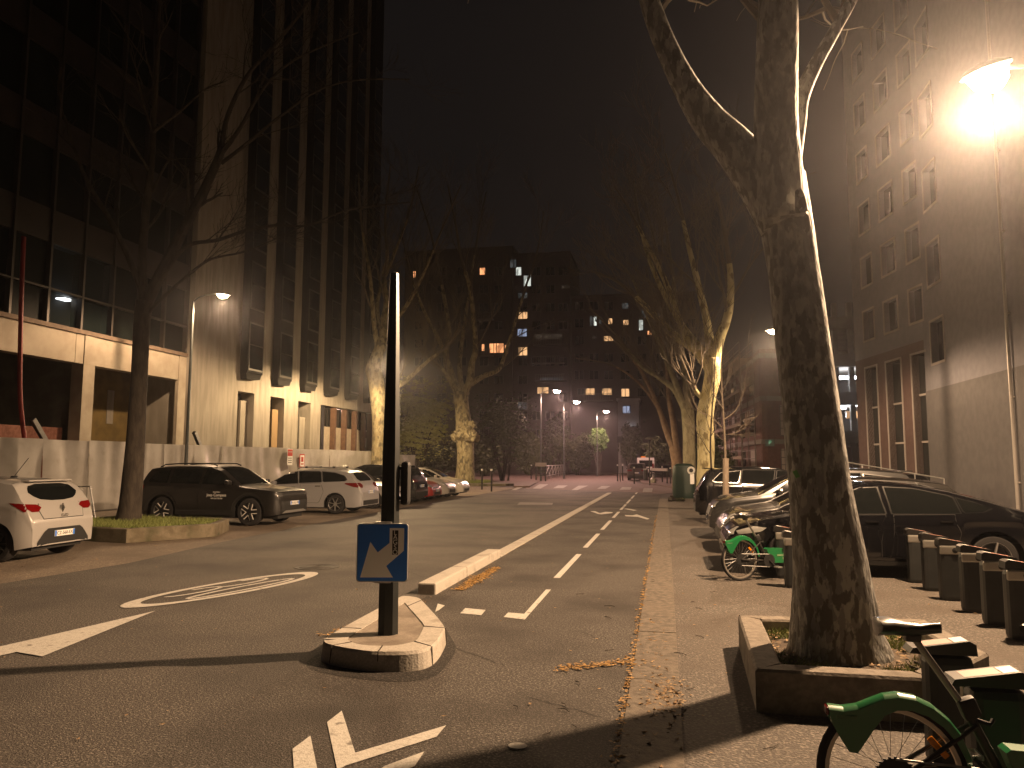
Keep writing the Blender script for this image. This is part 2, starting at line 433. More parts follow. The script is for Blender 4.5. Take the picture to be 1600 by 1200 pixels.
    def wheels(s, style='five', rim=alloy, tw=.215):
        R = s.R
        for xc in (s.xr, s.xf):
            for sg in (1, -1):
                y = sg * (s.W / 2 - .035); q = -sg
                t = MB(); Rr = R * .70
                prof = [(Rr, 0), (Rr + .012, .0), (R - .03, .004), (R - .008, .022), (R, .05), (R, tw - .05), (R - .008, tw - .022), (R - .03, tw - .004), (Rr, tw)]
                t.lathe([(r, h * q) for r, h in prof], (0, 0, 0), 'Y', 32, cap=False)
                to = t.build('wheel', rubber, s.root); to.location = (xc, y, R)
                r = MB(); r.lathe([(Rr + .002, .004 * q), (Rr - .012, .0), (Rr - .03, .02 * q), (Rr - .035, .07 * q), (.06, .075 * q), (.0, .075 * q)], (0, 0, 0), 'Y', 28, mi=1, cap=False)
                rr = random.Random(int(xc * 97) + sg)
                a0 = rr.uniform(0, 1.2)
                if style == 'star':
                    for k in range(5):
                        a = a0 + 2 * pi * k / 5
                        for da in (-.43, .43):
                            p1 = Vector((.085 * cos(a), -.004 * sg * -1, .085 * sin(a))); p2 = Vector((Rr * .97 * cos(a + da), .0, Rr * .97 * sin(a + da)))
                            p1.y = p2.y = .012 * q
                            r.bar(p1, p2, .016, .02)
                        b = a + pi / 5
                        r.bar((.03 * cos(b), .025 * q, .03 * sin(b)), (Rr * cos(b), .02 * q, Rr * sin(b)), .085, .02, mi=1)
                else:
                    nsp = {'five': 5, 'ten': 10, 'seven': 7}[style]
                    for k in range(nsp):
                        a = a0 + 2 * pi * k / nsp; wd = {5: .075, 10: .035, 7: .05}[nsp]
                        r.bar((.03 * cos(a), .02 * q, .03 * sin(a)), (Rr * cos(a), .012 * q, Rr * sin(a)), wd, .02)
                    r.lathe([(Rr, .0), (Rr - .02, .012 * q), (Rr - .024, .03 * q)], (0, 0, 0), 'Y', 28, cap=False)
                    r.lathe([(.065, .03 * q), (.06, .008 * q), (.0, .004 * q)], (0, 0, 0), 'Y', 14)
                ro = r.build('rim', [rim, black_plastic], to)
    def mirrors(s, x, z, mat=None):
        for sg in (1, -1):
            h = s.hit('S', x - s.L / 2, z, sg); y = abs(h[0].y) if h else s.W / 2 - .08
            m = MB(); m.box((x - s.L / 2 - .01, sg * (y + .13), z + .04), (.13, .20, .135), bev=.045)
            m.bar((x - s.L / 2 + .02, sg * (y - .02), z - .02), (x - s.L / 2, sg * (y + .08), z + .01), .04)
            m.build('wing_mirror', mat or s.paint, s.root)
    def plate(s, axis, z, txt, y=0.0, w=.50):
        h = s.hit(axis, y, z)
        if not h: return
        sx = -1 if axis == 'R' else 1
        m = MB(); x = h[0].x + sx * .018
        m.box((x, y, z), (.012, w, .105), bev=.005)
        p = m.build('licence_plate', white_p, s.root)
        text_obj(txt, .085, black_p, p, (x + sx * .0075, y, z - .002), (pi / 2, 0, pi / 2 * sx), 'plate_number')
        for sg in (1, -1):
            b = MB(); b.box((x + sx * .0065, y + sg * (w / 2 - .024), z), (.002, .042, .098)); b.build('plate_band', blue_sign, p)
    def arches(s, width=.07):
        for xc in (s.xr, s.xf):
            for sg in (1, -1):
                mb = MB(); vs = []; fs = []; Ra = s.R + .06; N = 20
                for i in range(N + 1):
                    a = pi * i / N
                    for rr in (Ra + .002, Ra + width):
                        h = s.hit('S', xc + rr * cos(a), max(s.R + rr * sin(a), .26), sg)
                        p = h[0] + h[1] * .012 if h else Vector((xc + rr * cos(a), sg * (s.W / 2 - .02), s.R + rr * sin(a)))
                        vs.append(p)
                for i in range(N): fs.append((2 * i, 2 * i + 1, 2 * i + 3, 2 * i + 2))
                mb.add(vs, fs, 0, True); mb.build('wheel_arch_trim', black_plastic, s.root)
    def sill_trim(s, mat=black_plastic, z0=.23, z1=.36):
        a, b = s.xr + s.R + .08 + s.L / 2, s.xf - s.R - .08 + s.L / 2
        s.decal('sill_trim', 'S', [(a, z0), (b, z0), (b, z1), (a, z1)], mat, .012, (1, -1))

def carpaint(name, col, rough=.28): return M(name, col, rough, coat=.8)
white_car = carpaint('white car paint', (.33, .32, .305)); grey_car = carpaint('silver grey car paint', (.29, .29, .295), .3)
black_car = carpaint('black car paint', (.004, .004, .005), .12); choc_car = M('dark grey car paint', (.008, .007, .0065), .36, coat=.3)
red_car = carpaint('red car paint', (.34, .012, .010)); silver_car = carpaint('pale silver car paint', (.40, .38, .34), .3); beige_car = carpaint('off white car paint', (.52, .48, .41))
pink_car = carpaint('white van paint', (.55, .52, .50))

TOP_HATCH = [(0, .66), (.015, .74), (.05, .82), (.10, .93), (.17, 1.05), (.27, 1.20), (.40, 1.345), (.46, 1.385), (.8, 1.43), (1.4, 1.455), (1.9, 1.445), (2.3, 1.36), (2.65, 1.19), (3.02, .985), (3.12, .95), (3.6, .86), (3.86, .75), (3.99, .62), (4.06, .50)]
BELT_HATCH = [(0, 1.00), (.6, 1.03), (1.4, .97), (2.6, .90), (3.2, .88), (4.06, .8)]
def hatchback(root, paint, front_text=None, rear_text=None, style='ten', rim=alloy):
    c = Car(root, 4.06, 1.73, TOP_HATCH, BELT_HATCH, (.64, 3.23), .315, paint)
    c.side_window([(1.95, 1.36), (1.95, .98), (2.85, .955), (2.95, .97), (2.45, 1.24), (2.25, 1.33)])
    c.side_window([(.72, 1.16), (.85, 1.10), (1.05, 1.02), (1.9, .99), (1.9, 1.36), (1.4, 1.365), (1.0, 1.31), (.8, 1.24)])
    c.decal('windscreen', 'T', [(2.0, -.50), (3.0, -.66), (3.0, .66), (2.0, .50)], car_glass, .005, nu=10, nv=8)
    rw = [(-.60, 1.19), (-.53, 1.12), (-.40, 1.065), (-.15, 1.04), (.15, 1.04), (.40, 1.065), (.53, 1.12), (.60, 1.19), (.52, 1.30), (.30, 1.335), (-.30, 1.335), (-.52, 1.30)]
    c.decal('rear_window', 'R', rw, car_glass, .006, nu=24)
    sp = MB(); sp.box((-4.06 / 2 + .40, 0, 1.395), (.17, 1.06, .028), bev=.012); sp.build('rear_spoiler', paint, root)
    c.door([(1.93, .99), (2.86, .96), (2.95, .8), (2.86, .36), (1.95, .36)], handle=(2.08, .86))
    c.door([(1.0, .72), (1.1, .99), (1.9, .985), (1.92, .36), (1.16, .36), (1.05, .52)])
    c.both('tail_light', 'R', [(.47, .93), (.56, .86), (.72, .86), (.80, .92), (.80, 1.0), (.55, .985)], red_refl, .007)
    for sg in (1, -1): c.decal('tail_light', 'S', [(.05, .92), (.12, .86), (.33, .985), (.42, 1.02), (.2, 1.01), (.07, .99)], red_refl, .007, (sg,))
    c.decal('tailgate', 'R', [(-.55, .90), (-.50, .735), (.50, .735), (.55, .90), (.53, 1.0), (-.53, 1.0)], paint, .006, nu=18)
    c.decal('tailgate_gap', 'R', [(-.565, .90), (-.51, .722), (.51, .722), (.565, .90), (.54, 1.0), (-.54, 1.0)], black_plastic, .003, nu=18)
    c.decal('bumper_insert', 'R', [(-.72, .24), (.72, .24), (.50, .50), (.40, .56), (-.40, .56), (-.50, .50)], black_plastic, .006, nu=18)
    if rear_text: c.plate('R', .46, rear_text)
    c.both('headlight', 'F', [(.48, .66), (.60, .60), (.78, .64), (.80, .78), (.62, .76)], lens_clear, .008)
    for sg in (1, -1): c.decal('headlight', 'S', [(3.55, .76), (3.6, .68), (3.9, .64), (3.93, .70), (3.7, .80)], lens_clear, .007, (sg,))
    c.decal('grille', 'F', [(-.46, .57), (.46, .57), (.50, .63), (-.50, .63)], black_plastic, .006)
    c.decal('lower_grille', 'F', [(-.55, .26), (.55, .26), (.48, .42), (-.48, .42)], black_plastic, .006)
    if front_text: c.plate('F', .47, front_text)
    c.wheels(style, rim); c.mirrors(2.72, .98)
    return c

TOP_SUV = [(0, .62), (.01, .80), (.05, .92), (.10, 1.02), (.20, 1.20), (.33, 1.45), (.42, 1.565), (.6, 1.60), (1.2, 1.64), (1.9, 1.645), (2.35, 1.61), (2.6, 1.53), (2.95, 1.30), (3.22, 1.11), (3.32, 1.08), (3.9, 1.03), (4.2, .985), (4.34, .93), (4.40, .84), (4.43, .55)]
BELT_SUV = [(0, 1.10), (.6, 1.12), (2.6, 1.06), (3.3, 1.02), (4.43, .90)]
def boxy_suv(root, paint, plate):
    c = Car(root, 4.43, 1.86, TOP_SUV, BELT_SUV, (.86, 3.56), .375, paint, sill=.27, tumble=.22, nose=.35, tail=.3, arch=.075)
    c.side_window([(2.12, 1.53), (2.1, 1.12), (3.08, 1.09), (2.62, 1.44), (2.45, 1.53)])
    c.side_window([(1.12, 1.53), (1.1, 1.14), (2.05, 1.12), (2.07, 1.53)])
    c.side_window([(.40, 1.20), (.45, 1.16), (1.02, 1.14), (1.05, 1.52), (.62, 1.46)])
    c.decal('windscreen', 'T', [(2.44, -.56), (3.2, -.70), (3.2, .70), (2.44, .56)], car_glass, .005, nu=10, nv=8)
    c.decal('rear_window', 'R', [(-.62, 1.16), (.62, 1.16), (.54, 1.46), (-.54, 1.46)], car_glass, .006)
    c.door([(2.10, 1.10), (3.05, 1.07), (3.12, .95), (3.0, .42), (2.12, .42)], handle=(2.27, .96))
    c.door([(1.28, .80), (1.12, 1.12), (2.05, 1.10), (2.07, .42), (1.38, .42)], handle=(1.3, .98))
    c.arches(.085); c.sill_trim(z0=.28, z1=.42)
    c.decal('grille', 'F', [(-.62, .80), (.62, .80), (.60, .90), (-.60, .90)], black_plastic, .008)
    c.both('headlight', 'F', [(.62, .79), (.84, .79), (.80, .90), (.62, .90)], M('dark headlight', (.08, .08, .08), .1), .009)
    c.decal('lower_bumper', 'F', [(-.78, .36), (.78, .36), (.80, .66), (-.80, .66)], black_plastic, .008)
    c.decal('skid_plate', 'F', [(-.70, .34), (.70, .34), (.52, .405), (-.52, .405)], alloy, .014)
    c.plate('F', .60, plate)
    for sg in (1, -1):
        r = MB(); r.tube([(-1.65, sg * .585, 1.585), (-1.5, sg * .59, 1.65), (-.9, sg * .60, 1.685), (0, sg * .60, 1.68), (.15, sg * .595, 1.625)], .018, 8); r.build('roof_rail', black_plastic, root)
    c.decal('tail_light', 'S', [(.03, .93), (.03, 1.05), (.28, 1.08), (.28, .98)], red_refl, .008, (1, -1))
    c.wheels('star', M('pale rim edge', (.62, .60, .56), .4)); c.mirrors(2.98, 1.12)
    b = [o for o in bpy.data.objects if o.parent == root and o.name.startswith('door') and min(v.co.y for v in o.data.vertices) < 0 and max(v.co.x for v in o.data.vertices) > .7]
    h = c.hit('S', 2.68 - 4.43 / 2, .80, -1)
    for txt, sz, dz in (('NOUVEAU', .045, .10), ('Jeep Compass', .105, .02), ('100% ELECTRIQUE', .045, -.07)):
        text_obj(txt, sz, white_p, b[0] if b else root, (2.58 - 4.43 / 2, h[0].y - .010, .80 + dz), (pi / 2, 0, 0), 'door_lettering')
    return c

TOP_EST = [(0, .60), (.015, .74), (.06, .84), (.12, .95), (.22, 1.10), (.38, 1.28), (.50, 1.385), (.62, 1.425), (1.2, 1.48), (1.9, 1.50), (2.4, 1.47), (2.8, 1.35), (3.2, 1.12), (3.45, .985), (3.55, .955), (4.1, .86), (4.36, .75), (4.5, .60), (4.56, .50)]
BELT_EST = [(0, 1.03), (1.0, 1.02), (2.5, .95), (3.5, .90), (4.56, .78)]
def estate(root, paint, front_text=None, rear_text=None, bars=True):
    c = Car(root, 4.56, 1.80, TOP_EST, BELT_EST, (.94, 3.64), .325, paint)
    c.side_window([(2.35, 1.40), (2.3, 1.02), (3.25, .975), (3.35, .985), (2.85, 1.27), (2.62, 1.385)], trim=black_plastic)
    c.side_window([(1.52, 1.405), (1.45, 1.06), (2.24, 1.03), (2.29, 1.405)], trim=black_plastic)
    c.side_window([(.55, 1.15), (.62, 1.10), (1.38, 1.065), (1.45, 1.40), (1.0, 1.365), (.65, 1.26)], trim=black_plastic)
    c.decal('windscreen', 'T', [(2.5, -.53), (3.42, -.68), (3.42, .68), (2.5, .53)], car_glass, .005, nu=10, nv=8)
    c.decal('rear_window', 'R', [(-.62, 1.16), (-.50, 1.09), (.50, 1.09), (.62, 1.16), (.55, 1.33), (.40, 1.37), (-.40, 1.37), (-.55, 1.33)], car_glass, .006, nu=20)
    c.door([(2.28, 1.0), (3.2, .965), (3.3, .85), (3.2, .36), (2.3, .36)], handle=(2.45, .88, chrome))
    c.door([(1.35, .75), (1.45, 1.03), (2.24, 1.0), (2.26, .36), (1.5, .36)], handle=(1.55, .92, chrome))
    c.both('tail_light', 'R', [(.50, .96), (.58, .87), (.74, .87), (.84, .93), (.84, 1.03), (.62, 1.03)], red_refl, .007)
    for sg in (1, -1): c.decal('tail_light', 'S', [(.06, .94), (.14, .88), (.30, .90), (.62, 1.0), (.60, 1.03), (.2, 1.04), (.08, 1.0)], red_refl, .007, (sg,))
    c.decal('bumper_insert', 'R', [(-.80, .26), (.80, .26), (.80, .45), (-.80, .45)], black_plastic, .006)
    if rear_text: c.plate('R', .72, rear_text)
    c.both('headlight', 'F', [(.48, .66), (.60, .58), (.80, .62), (.82, .78), (.66, .78)], lens_clear, .008)
    for sg in (1, -1): c.decal('headlight', 'S', [(3.95, .80), (4.02, .70), (4.38, .62), (4.4, .70), (4.15, .82)], lens_clear, .007, (sg,))
    c.decal('lower_grille', 'F', [(-.60, .26), (.60, .26), (.50, .46), (-.50, .46)], black_plastic, .006)
    if front_text: c.plate('F', .50, front_text)
    if bars:
        for sg in (1, -1):
            r = MB(); r.tube([(-1.7, sg * .56, 1.425), (-1.6, sg * .565, 1.475), (-.7, sg * .575, 1.535), (.05, sg * .57, 1.535), (.2, sg * .565, 1.475)], .016, 8); r.build('roof_rail', alloy, root)
        for x in (-1.15, -.15):
            r = MB(); r.box((x, 0, 1.575), (.06, 1.22, .03), bev=.01)
            for sg in (1, -1): r.box((x, sg * .575, 1.55), (.09, .06, .05), bev=.01, mi=1)
            r.build('roof_bar', [alloy, black_plastic], root)
    c.wheels('seven'); c.mirrors(3.1, .98)
    return c

TOP_FAST = [(0, .62), (.015, .80), (.05, .93), (.12, 1.0), (.25, 1.03), (.5, 1.10), (.9, 1.22), (1.4, 1.35), (1.9, 1.44), (2.25, 1.468), (2.55, 1.455), (2.9, 1.37), (3.3, 1.17), (3.62, 1.0), (3.75, .955), (4.2, .87), (4.5, .76), (4.65, .64), (4.72, .50)]
BELT_FAST = [(0, .97), (1.0, .96), (2.5, .92), (3.7, .88), (4.72, .76)]
def fastback(root, paint):
    c = Car(root, 4.72, 1.85, TOP_FAST, BELT_FAST, (.86, 3.74), .345, paint, sill=.2, tumble=.30)
    tr = chrome
    c.side_window([(2.42, 1.375), (2.35, .99), (3.45, .965), (3.5, .975), (2.95, 1.25), (2.7, 1.36)], trim=tr)
    c.side_window([(1.38, 1.245), (1.30, 1.01), (2.25, .99), (2.32, 1.38), (1.9, 1.36)], trim=tr)
    c.side_window([(.86, 1.09), (.98, 1.03), (1.24, 1.015), (1.32, 1.225), (1.1, 1.165)], trim=tr)
    c.decal('windscreen', 'T', [(2.6, -.53), (3.68, -.70), (3.68, .70), (2.6, .53)], car_glass, .005, nu=10, nv=8)
    c.decal('rear_window', 'T', [(.45, -.52), (1.5, -.50), (1.5, .50), (.45, .52)], car_glass, .005, nu=10, nv=8)
    c.door([(2.34, .97), (3.4, .95), (3.46, .8), (3.35, .32), (2.36, .32)], handle=(2.55, .86))
    c.door([(1.30, .70), (1.32, .99), (2.28, .97), (2.31, .32), (1.42, .32)], handle=(1.5, .88))
    for sg in (1, -1): c.decal('tail_light', 'S', [(.02, .84), (.06, .80), (.35, .88), (.42, .93), (.15, .92)], red_refl, .007, (sg,))
    c.both('tail_light', 'R', [(.42, .86), (.5, .82), (.86, .82), (.86, .91), (.5, .91)], red_refl, .007)
    c.both('headlight', 'F', [(.50, .64), (.62, .58), (.84, .62), (.84, .74), (.66, .73)], lens_clear, .008)
    for sg in (1, -1): c.decal('headlight', 'S', [(4.1, .74), (4.18, .68), (4.55, .62), (4.56, .68), (4.3, .76)], lens_clear, .007, (sg,))
    c.decal('lower_grille', 'F', [(-.62, .24), (.62, .24), (.55, .36), (-.55, .36)], black_plastic, .006)
    c.sill_trim(black_plastic, .21, .27)
    c.wheels('five', M('grey alloy', (.30, .29, .28), .4, .6)); c.mirrors(3.28, .99)
    return c

TOP_LSUV = [(0, .60), (.015, .80), (.06, .92), (.12, 1.02), (.2, 1.17), (.32, 1.38), (.44, 1.53), (.55, 1.58), (1.2, 1.635), (1.9, 1.65), (2.4, 1.62), (2.75, 1.50), (3.2, 1.26), (3.45, 1.12), (3.55, 1.08), (4.1, 1.0), (4.4, .90), (4.55, .76), (4.62, .55)]
BELT_LSUV = [(0, 1.12), (1, 1.10), (2.5, 1.05), (3.5, 1.0), (4.62, .86)]
def large_suv(root, paint, rear_text=None, front_text=None):
    c = Car(root, 4.62, 1.86, TOP_LSUV, BELT_LSUV, (.93, 3.66), .36, paint, sill=.25, tumble=.24)
    c.side_window([(2.35, 1.52), (2.3, 1.12), (3.25, 1.085), (2.8, 1.39), (2.6, 1.50)], trim=black_plastic)
    c.side_window([(1.38, 1.53), (1.32, 1.15), (2.24, 1.12), (2.29, 1.53)], trim=black_plastic)
    c.side_window([(.52, 1.22), (.60, 1.18), (1.25, 1.155), (1.32, 1.51), (.75, 1.44)], trim=chrome)
    c.decal('windscreen', 'T', [(2.5, -.56), (3.42, -.70), (3.42, .70), (2.5, .56)], car_glass, .005, nu=10, nv=8)
    c.decal('rear_window', 'R', [(-.64, 1.18), (.64, 1.18), (.54, 1.48), (-.54, 1.48)], car_glass, .006)
    sp = MB(); sp.box((-4.62 / 2 + .40, 0, 1.575), (.26, 1.2, .03), bev=.012); sp.build('rear_spoiler', paint, root)
    c.door([(2.28, 1.10), (3.2, 1.07), (3.3, .9), (3.2, .40), (2.3, .40)], handle=(2.45, .97))
    c.door([(1.35, .8), (1.35, 1.13), (2.24, 1.10), (2.26, .40), (1.5, .40)], handle=(1.52, 1.0))
    c.both('tail_light', 'R', [(.40, .95), (.48, .90), (.86, .90), (.86, 1.03), (.5, 1.02)], red_refl, .007)
    c.decal('bumper_insert', 'R', [(-.84, .30), (.84, .30), (.84, .50), (-.84, .50)], black_plastic, .006)
    if rear_text: c.plate('R', .74, rear_text)
    c.both('headlight', 'F', [(.50, .80), (.62, .74), (.84, .76), (.84, .88), (.66, .87)], lens_clear, .008)
    c.decal('grille', 'F', [(-.55, .56), (.55, .56), (.60, .76), (-.60, .76)], black_plastic, .007)
    if front_text: c.plate('F', .48, front_text)
    c.arches(.06); c.wheels('five'); c.mirrors(3.1, 1.08)
    return c

# ---------------------------------------------------------------- hire bicycle, docking post
def hire_bike(root, steer=0.0):
    """rear hub over the origin, x forward"""
    R = .315; wb = 1.10
    def wheel(parent, x, rot=0):
        t = MB(); t.lathe([(R - .030, -.016), (R - .012, -.022), (R, -.010), (R + .004, 0), (R, .010), (R - .012, .022), (R - .030, .016), (R - .030, -.016)], (0, 0, 0), 'Y', 40)
        w = t.build('wheel', rubber, parent); w.location = (x, 0, R + .004)
        r = MB(); r.lathe([(R - .031, -.013), (R - .048, -.011), (R - .052, 0), (R - .048, .011), (R - .031, .013), (R - .031, -.013)], (0, 0, 0), 'Y', 40)
        r.build('rim', M('bike rim', (.50, .46, .40), .35, .7), w)
        s = MB()
        for k in range(28):
            a = 2 * pi * k / 28; b = a + (.55 if k % 2 else -.55); yy = .022 if k % 4 < 2 else -.022
            s.tube([(.026 * cos(b), yy, .026 * sin(b)), ((R - .048) * cos(a), 0, (R - .048) * sin(a))], .0013, 4)
        s.build('spokes', steel, w)
        h = MB(); h.lathe([(0, -.05), (.018, -.05), (.018, -.035), (.045, -.028), (.045, .028), (.018, .035), (.018, .05), (0, .05)], (0, 0, 0), 'Y', 18); h.build('hub', dark_metal, w)
        return w
    rw = wheel(root, 0)
    d = MB(); d.lathe([(.02, -.052), (.085, -.052), (.085, -.046), (.02, -.046)], (0, 0, 0), 'Y', 24)
    for k in range(24):
        a = 2 * pi * k / 24; d.box((.088 * cos(a), -.049, .088 * sin(a)), (.012, .005, .008))
    d.build('sprocket', black_plastic, rw)
    z0 = R
    # rear fender with its wide tail flap, built as one shell of constant side outline
    out = [(-.262, .272), (-.20, .268), (-.14, .280), (-.09, .303), (-.03, .330), (.03, .341), (.10, .332), (.17, .300), (.23, .250), (.275, .19), (.305, .11), (.318, .03)]
    inn = [(.296, .03), (.285, .10), (.255, .165), (.205, .225), (.145, .268), (.08, .288), (.02, .286), (-.03, .262), (-.075, .205), (-.115, .145), (-.150, .095), (-.185, .098), (-.225, .165), (-.255, .222)]
    f = MB()
    for y0, y1 in ((-.040, -.032), (.032, .040)): f.prism([(x, z0 + z) for x, z in out + inn], y0, y1)
    n = len(out)
    for i in range(n - 1):
        a, b = out[i], out[i + 1]
        f.add([(a[0], -.040, z0 + a[1]), (b[0], -.040, z0 + b[1]), (b[0], -.022, z0 + b[1] + .012), (a[0], -.022, z0 + a[1] + .012), (b[0], .022, z0 + b[1] + .012), (a[0], .022, z0 + a[1] + .012), (b[0], .040, z0 + b[1]), (a[0], .040, z0 + a[1])],
              [(0, 1, 2, 3), (3, 2, 4, 5), (5, 4, 6, 7)], 0, True)
    f.add([(-.262, -.04, z0 + .272), (-.262, .04, z0 + .272), (-.225, .04, z0 + .165), (-.225, -.04, z0 + .165)], [(0, 1, 2, 3)])
    fe = f.build('rear_fender', green_paint, root)
    g = MB(); g.box((-.266, 0, z0 + .262), (.014, .06, .035), bev=.006); g.build('tail_light', red_refl, fe)
    g = MB(); g.box((-.19, -.0415, z0 + .245), (.085, .002, .014)); g.build('fender_sticker', M('faded sticker', (.09, .20, .10), .5), fe)
    # reflector in the spokes
    g = MB(); g.box((.185, -.012, z0 + .13), (.105, .012, .028), rot=Matrix.Rotation(radians(48), 3, 'Y'), bev=.005); g.build('spoke_reflector', orange_refl, rw).location = (0, 0, -z0)
    # frame
    fr = MB()
    fr.tube([(.46, 0, .29), (.30, 0, .63)], .021, 10)                    # seat tube
    for sg in (1, -1):
        fr.tube([(.0, sg * .062, z0), (.43, sg * .04, .29)], .011, 8); fr.tube([(.0, sg * .062, z0), (.34, sg * .025, .555)], .010, 8)
    fr.tube([(.46, 0, .30), (.66, 0, .34), (.85, 0, .50), (.93, 0, .74)], .03, 10)
    fr.tube([(.895, 0, .64), (.935, 0, .90)], .026, 10)
    fr.lathe([(0, -.045), (.032, -.045), (.032, .045), (0, .045)], (.46, 0, .29), 'Y', 16)
    fr.build('frame', M('bike frame', (.035, .032, .030), .4, .3), root)
    b = MB(); b.prism([(.44, .455), (.46, .470), (.70, .462), (.86, .458), (.90, .45), (.88, .30), (.80, .245), (.56, .25), (.50, .30), (.46, .40)], -.045, .045)
    ba = b.build('battery_case', green_paint, root)
    b = MB(); b.box((.68, -.0465, .36), (.13, .002, .028)); b.box((.74, -.0465, .315), (.06, .002, .03)); b.build('case_sticker', M('pale sticker', (.16, .24, .13), .5), ba)
    p = MB(); p.tube([(.315, 0, .60), (.11, 0, .91)], .015, 10); po = p.build('seat_post', M('brushed steel', (.30, .29, .27), .38, .8), root)
    k = MB(); k.box((.318, 0, .62), (.075, .055, .09), rot=Matrix.Rotation(radians(-21), 3, 'Y'), bev=.015); k.tube([(.33, 0, .575), (.40, .0, .555), (.42, .02, .57)], .010, 6); k.build('seat_clamp', black_plastic, po)
    s = MB(); st = [(-.13, .055, .985), (-.12, .085, 1.002), (-.07, .085, 1.006), (-.01, .060, .992), (.05, .034, .984), (.10, .026, .990), (.135, .020, .992), (.142, .008, .988)]
    vs = []; fs = []; N = 12
    for x, w, z in st:
        for q in range(N):
            a = 2 * pi * q / N; vs.append((x + .085, w * cos(a), z - .035 + (.020 * sin(a) if sin(a) > 0 else sin(a) * (.018 + .036 * (w / .085)))))
    for i in range(len(st) - 1):
        for q in range(N): fs.append((i * N + q, i * N + (q + 1) % N, (i + 1) * N + (q + 1) % N, (i + 1) * N + q))
    fs.append(tuple(range(N))); fs.append(tuple((len(st) - 1) * N + q for q in range(N)))
    s.add(vs, fs, 0, True); s.box((.105, 0, .915), (.07, .05, .05), bev=.015)
    s.build('saddle', M('saddle vinyl', (.022, .021, .021), .28, coat=.2), root)
    c = MB(); c.lathe([(.012, -.075), (.095, -.075), (.095, -.069), (.012, -.069)], (.46, 0, .29), 'Y', 30)
    c.tube([(.46, -.085, .29), (.56, -.09, .20)], .010, 8); c.tube([(.46, .085, .29), (.36, .09, .38)], .010, 8)
    c.tube([(.46, -.086, .29), (.46, .086, .29)], .012, 8)
    cr = c.build('crank', black_plastic, root)
    for x, y, z in ((.56, -.14, .20), (.36, .14, .38)):
        m = MB(); m.box((x, y + .045, z), (.075, .012, .022), bev=.004); m.box((x, y - .045, z), (.075, .012, .022), bev=.004); m.box((x - .036, y, z), (.012, .1, .022), bev=.004); m.box((x + .036, y, z), (.012, .1, .022), bev=.004); m.box((x, y, z), (.02, .1, .016))
        m.build('pedal', alloy, cr)
    ch = MB(); ch.tube([(0, -.05, z0 + .085), (.46, -.072, .385)], .005, 6); ch.tube([(0, -.05, z0 - .085), (.46, -.072, .197)], .005, 6); ch.build('chain', steel, root)
    ks = MB(); ks.tube([(.10, .07, z0 - .02), (.20, .14, .03), (.24, .145, .02)], .009, 8); ks.build('kickstand', steel, root)
    # steered front end
    fk = MB()
    for sg in (1, -1): fk.tube([(wb, sg * .05, R), (1.02, sg * .05, .52), (.925, sg * .03, .66)], .012, 8)
    fk.tube([(.935, 0, .90), (.945, 0, .985)], .017, 10)
    fo = fk.build('fork', dark_metal, root)
    fw = wheel(fo, wb)
    hb = MB(); hb.tube(smooth_pts([(.86, -.31, .97), (.92, -.20, .985), (.945, 0, .985), (.92, .20, .985), (.86, .31, .97)], 5), .012, 8)
    hb.box((.96, 0, 1.0), (.09, .11, .06), bev=.015)
    ho = hb.build('handlebar', black_plastic, fo)
    for sg in (1, -1):
        g = MB(); g.tube([(.865, sg * .30, .971), (.80, sg * .33, .955)], .0175, 10); g.tube([(.91, sg * .20, .972), (.895, sg * .29, .945), (.87, sg * .33, .935)], .006, 6); g.box((.91, sg * .20, .985), (.05, .05, .045), bev=.012)
        g.build('grip', black_plastic, ho)
    g = MB()
    for z in (.66, .80): g.tube([(1.0, -.17, z), (1.30, -.17, z), (1.30, .17, z), (1.0, .17, z), (1.0, -.17, z)], .006, 6)
    for q in range(9):
        x = 1.0 + .3 * q / 8
        for y in (-.17, .17): g.tube([(x, y, .66), (x, y, .80)], .003, 4)
    for q in range(8):
        y = -.17 + .34 * q / 7; g.tube([(1.0, y, .66), (1.30, y, .66)], .003, 4); g.tube([(1.30, y, .66), (1.30, y, .80)], .003, 4)
    g.build('basket', dark_metal, fo)
    ff = MB(); ff.prism([(wb + .34 * cos(a), z0 + .34 * sin(a)) for a in [radians(20 + 13 * i) for i in range(11)]] + [(wb + .325 * cos(a), z0 + .325 * sin(a)) for a in [radians(150 - 13 * i) for i in range(11)]], -.03, .03)
    ff.build('front_fender', green_paint, fo)
    if steer:
        piv = Vector((.92, 0, 0))
        fo.matrix_local = Matrix.Translation(piv) @ Matrix.Rotation(steer, 4, 'Z') @ Matrix.Translation(-piv)
    return root

def dock(root):
    m = MB(); m.box((0, 0, .345), (.26, .17, .69), bev=.05)
    m.build('body', dock_m, root)
    c = MB(); c.box((-.0, -.068, .640), (.264, .045, .11), bev=.02); co = c.build('lock_head', dock_steel, root)
    h = MB(); h.lathe([(0, 0), (.033, 0), (.036, -.006), (.028, -.010), (0, -.010)], (.045, -.091, .640), 'Y', 18); h.build('lock_hole', black_plastic, co)
    p = MB(); p.prism([(-.145, .70), (-.14, .77), (-.105, .79), (.20, .735), (.22, .70)], -.075, .075); po = p.build('lid', dark_metal, root)
    q = MB()
    q.add([(-.10, -.055, .7905), (-.10, .055, .7905), (-.03, .055, .7779), (-.03, -.055, .7779)], [(0, 1, 2, 3)])
    q.build('white_label', white_sign, po)
    q = MB(); q.add([(-.02, -.055, .7761), (-.02, .055, .7761), (.15, .055, .7455), (.15, -.055, .7455)], [(0, 1, 2, 3)])
    q.build('red_label', pink_plate, po)
    return root

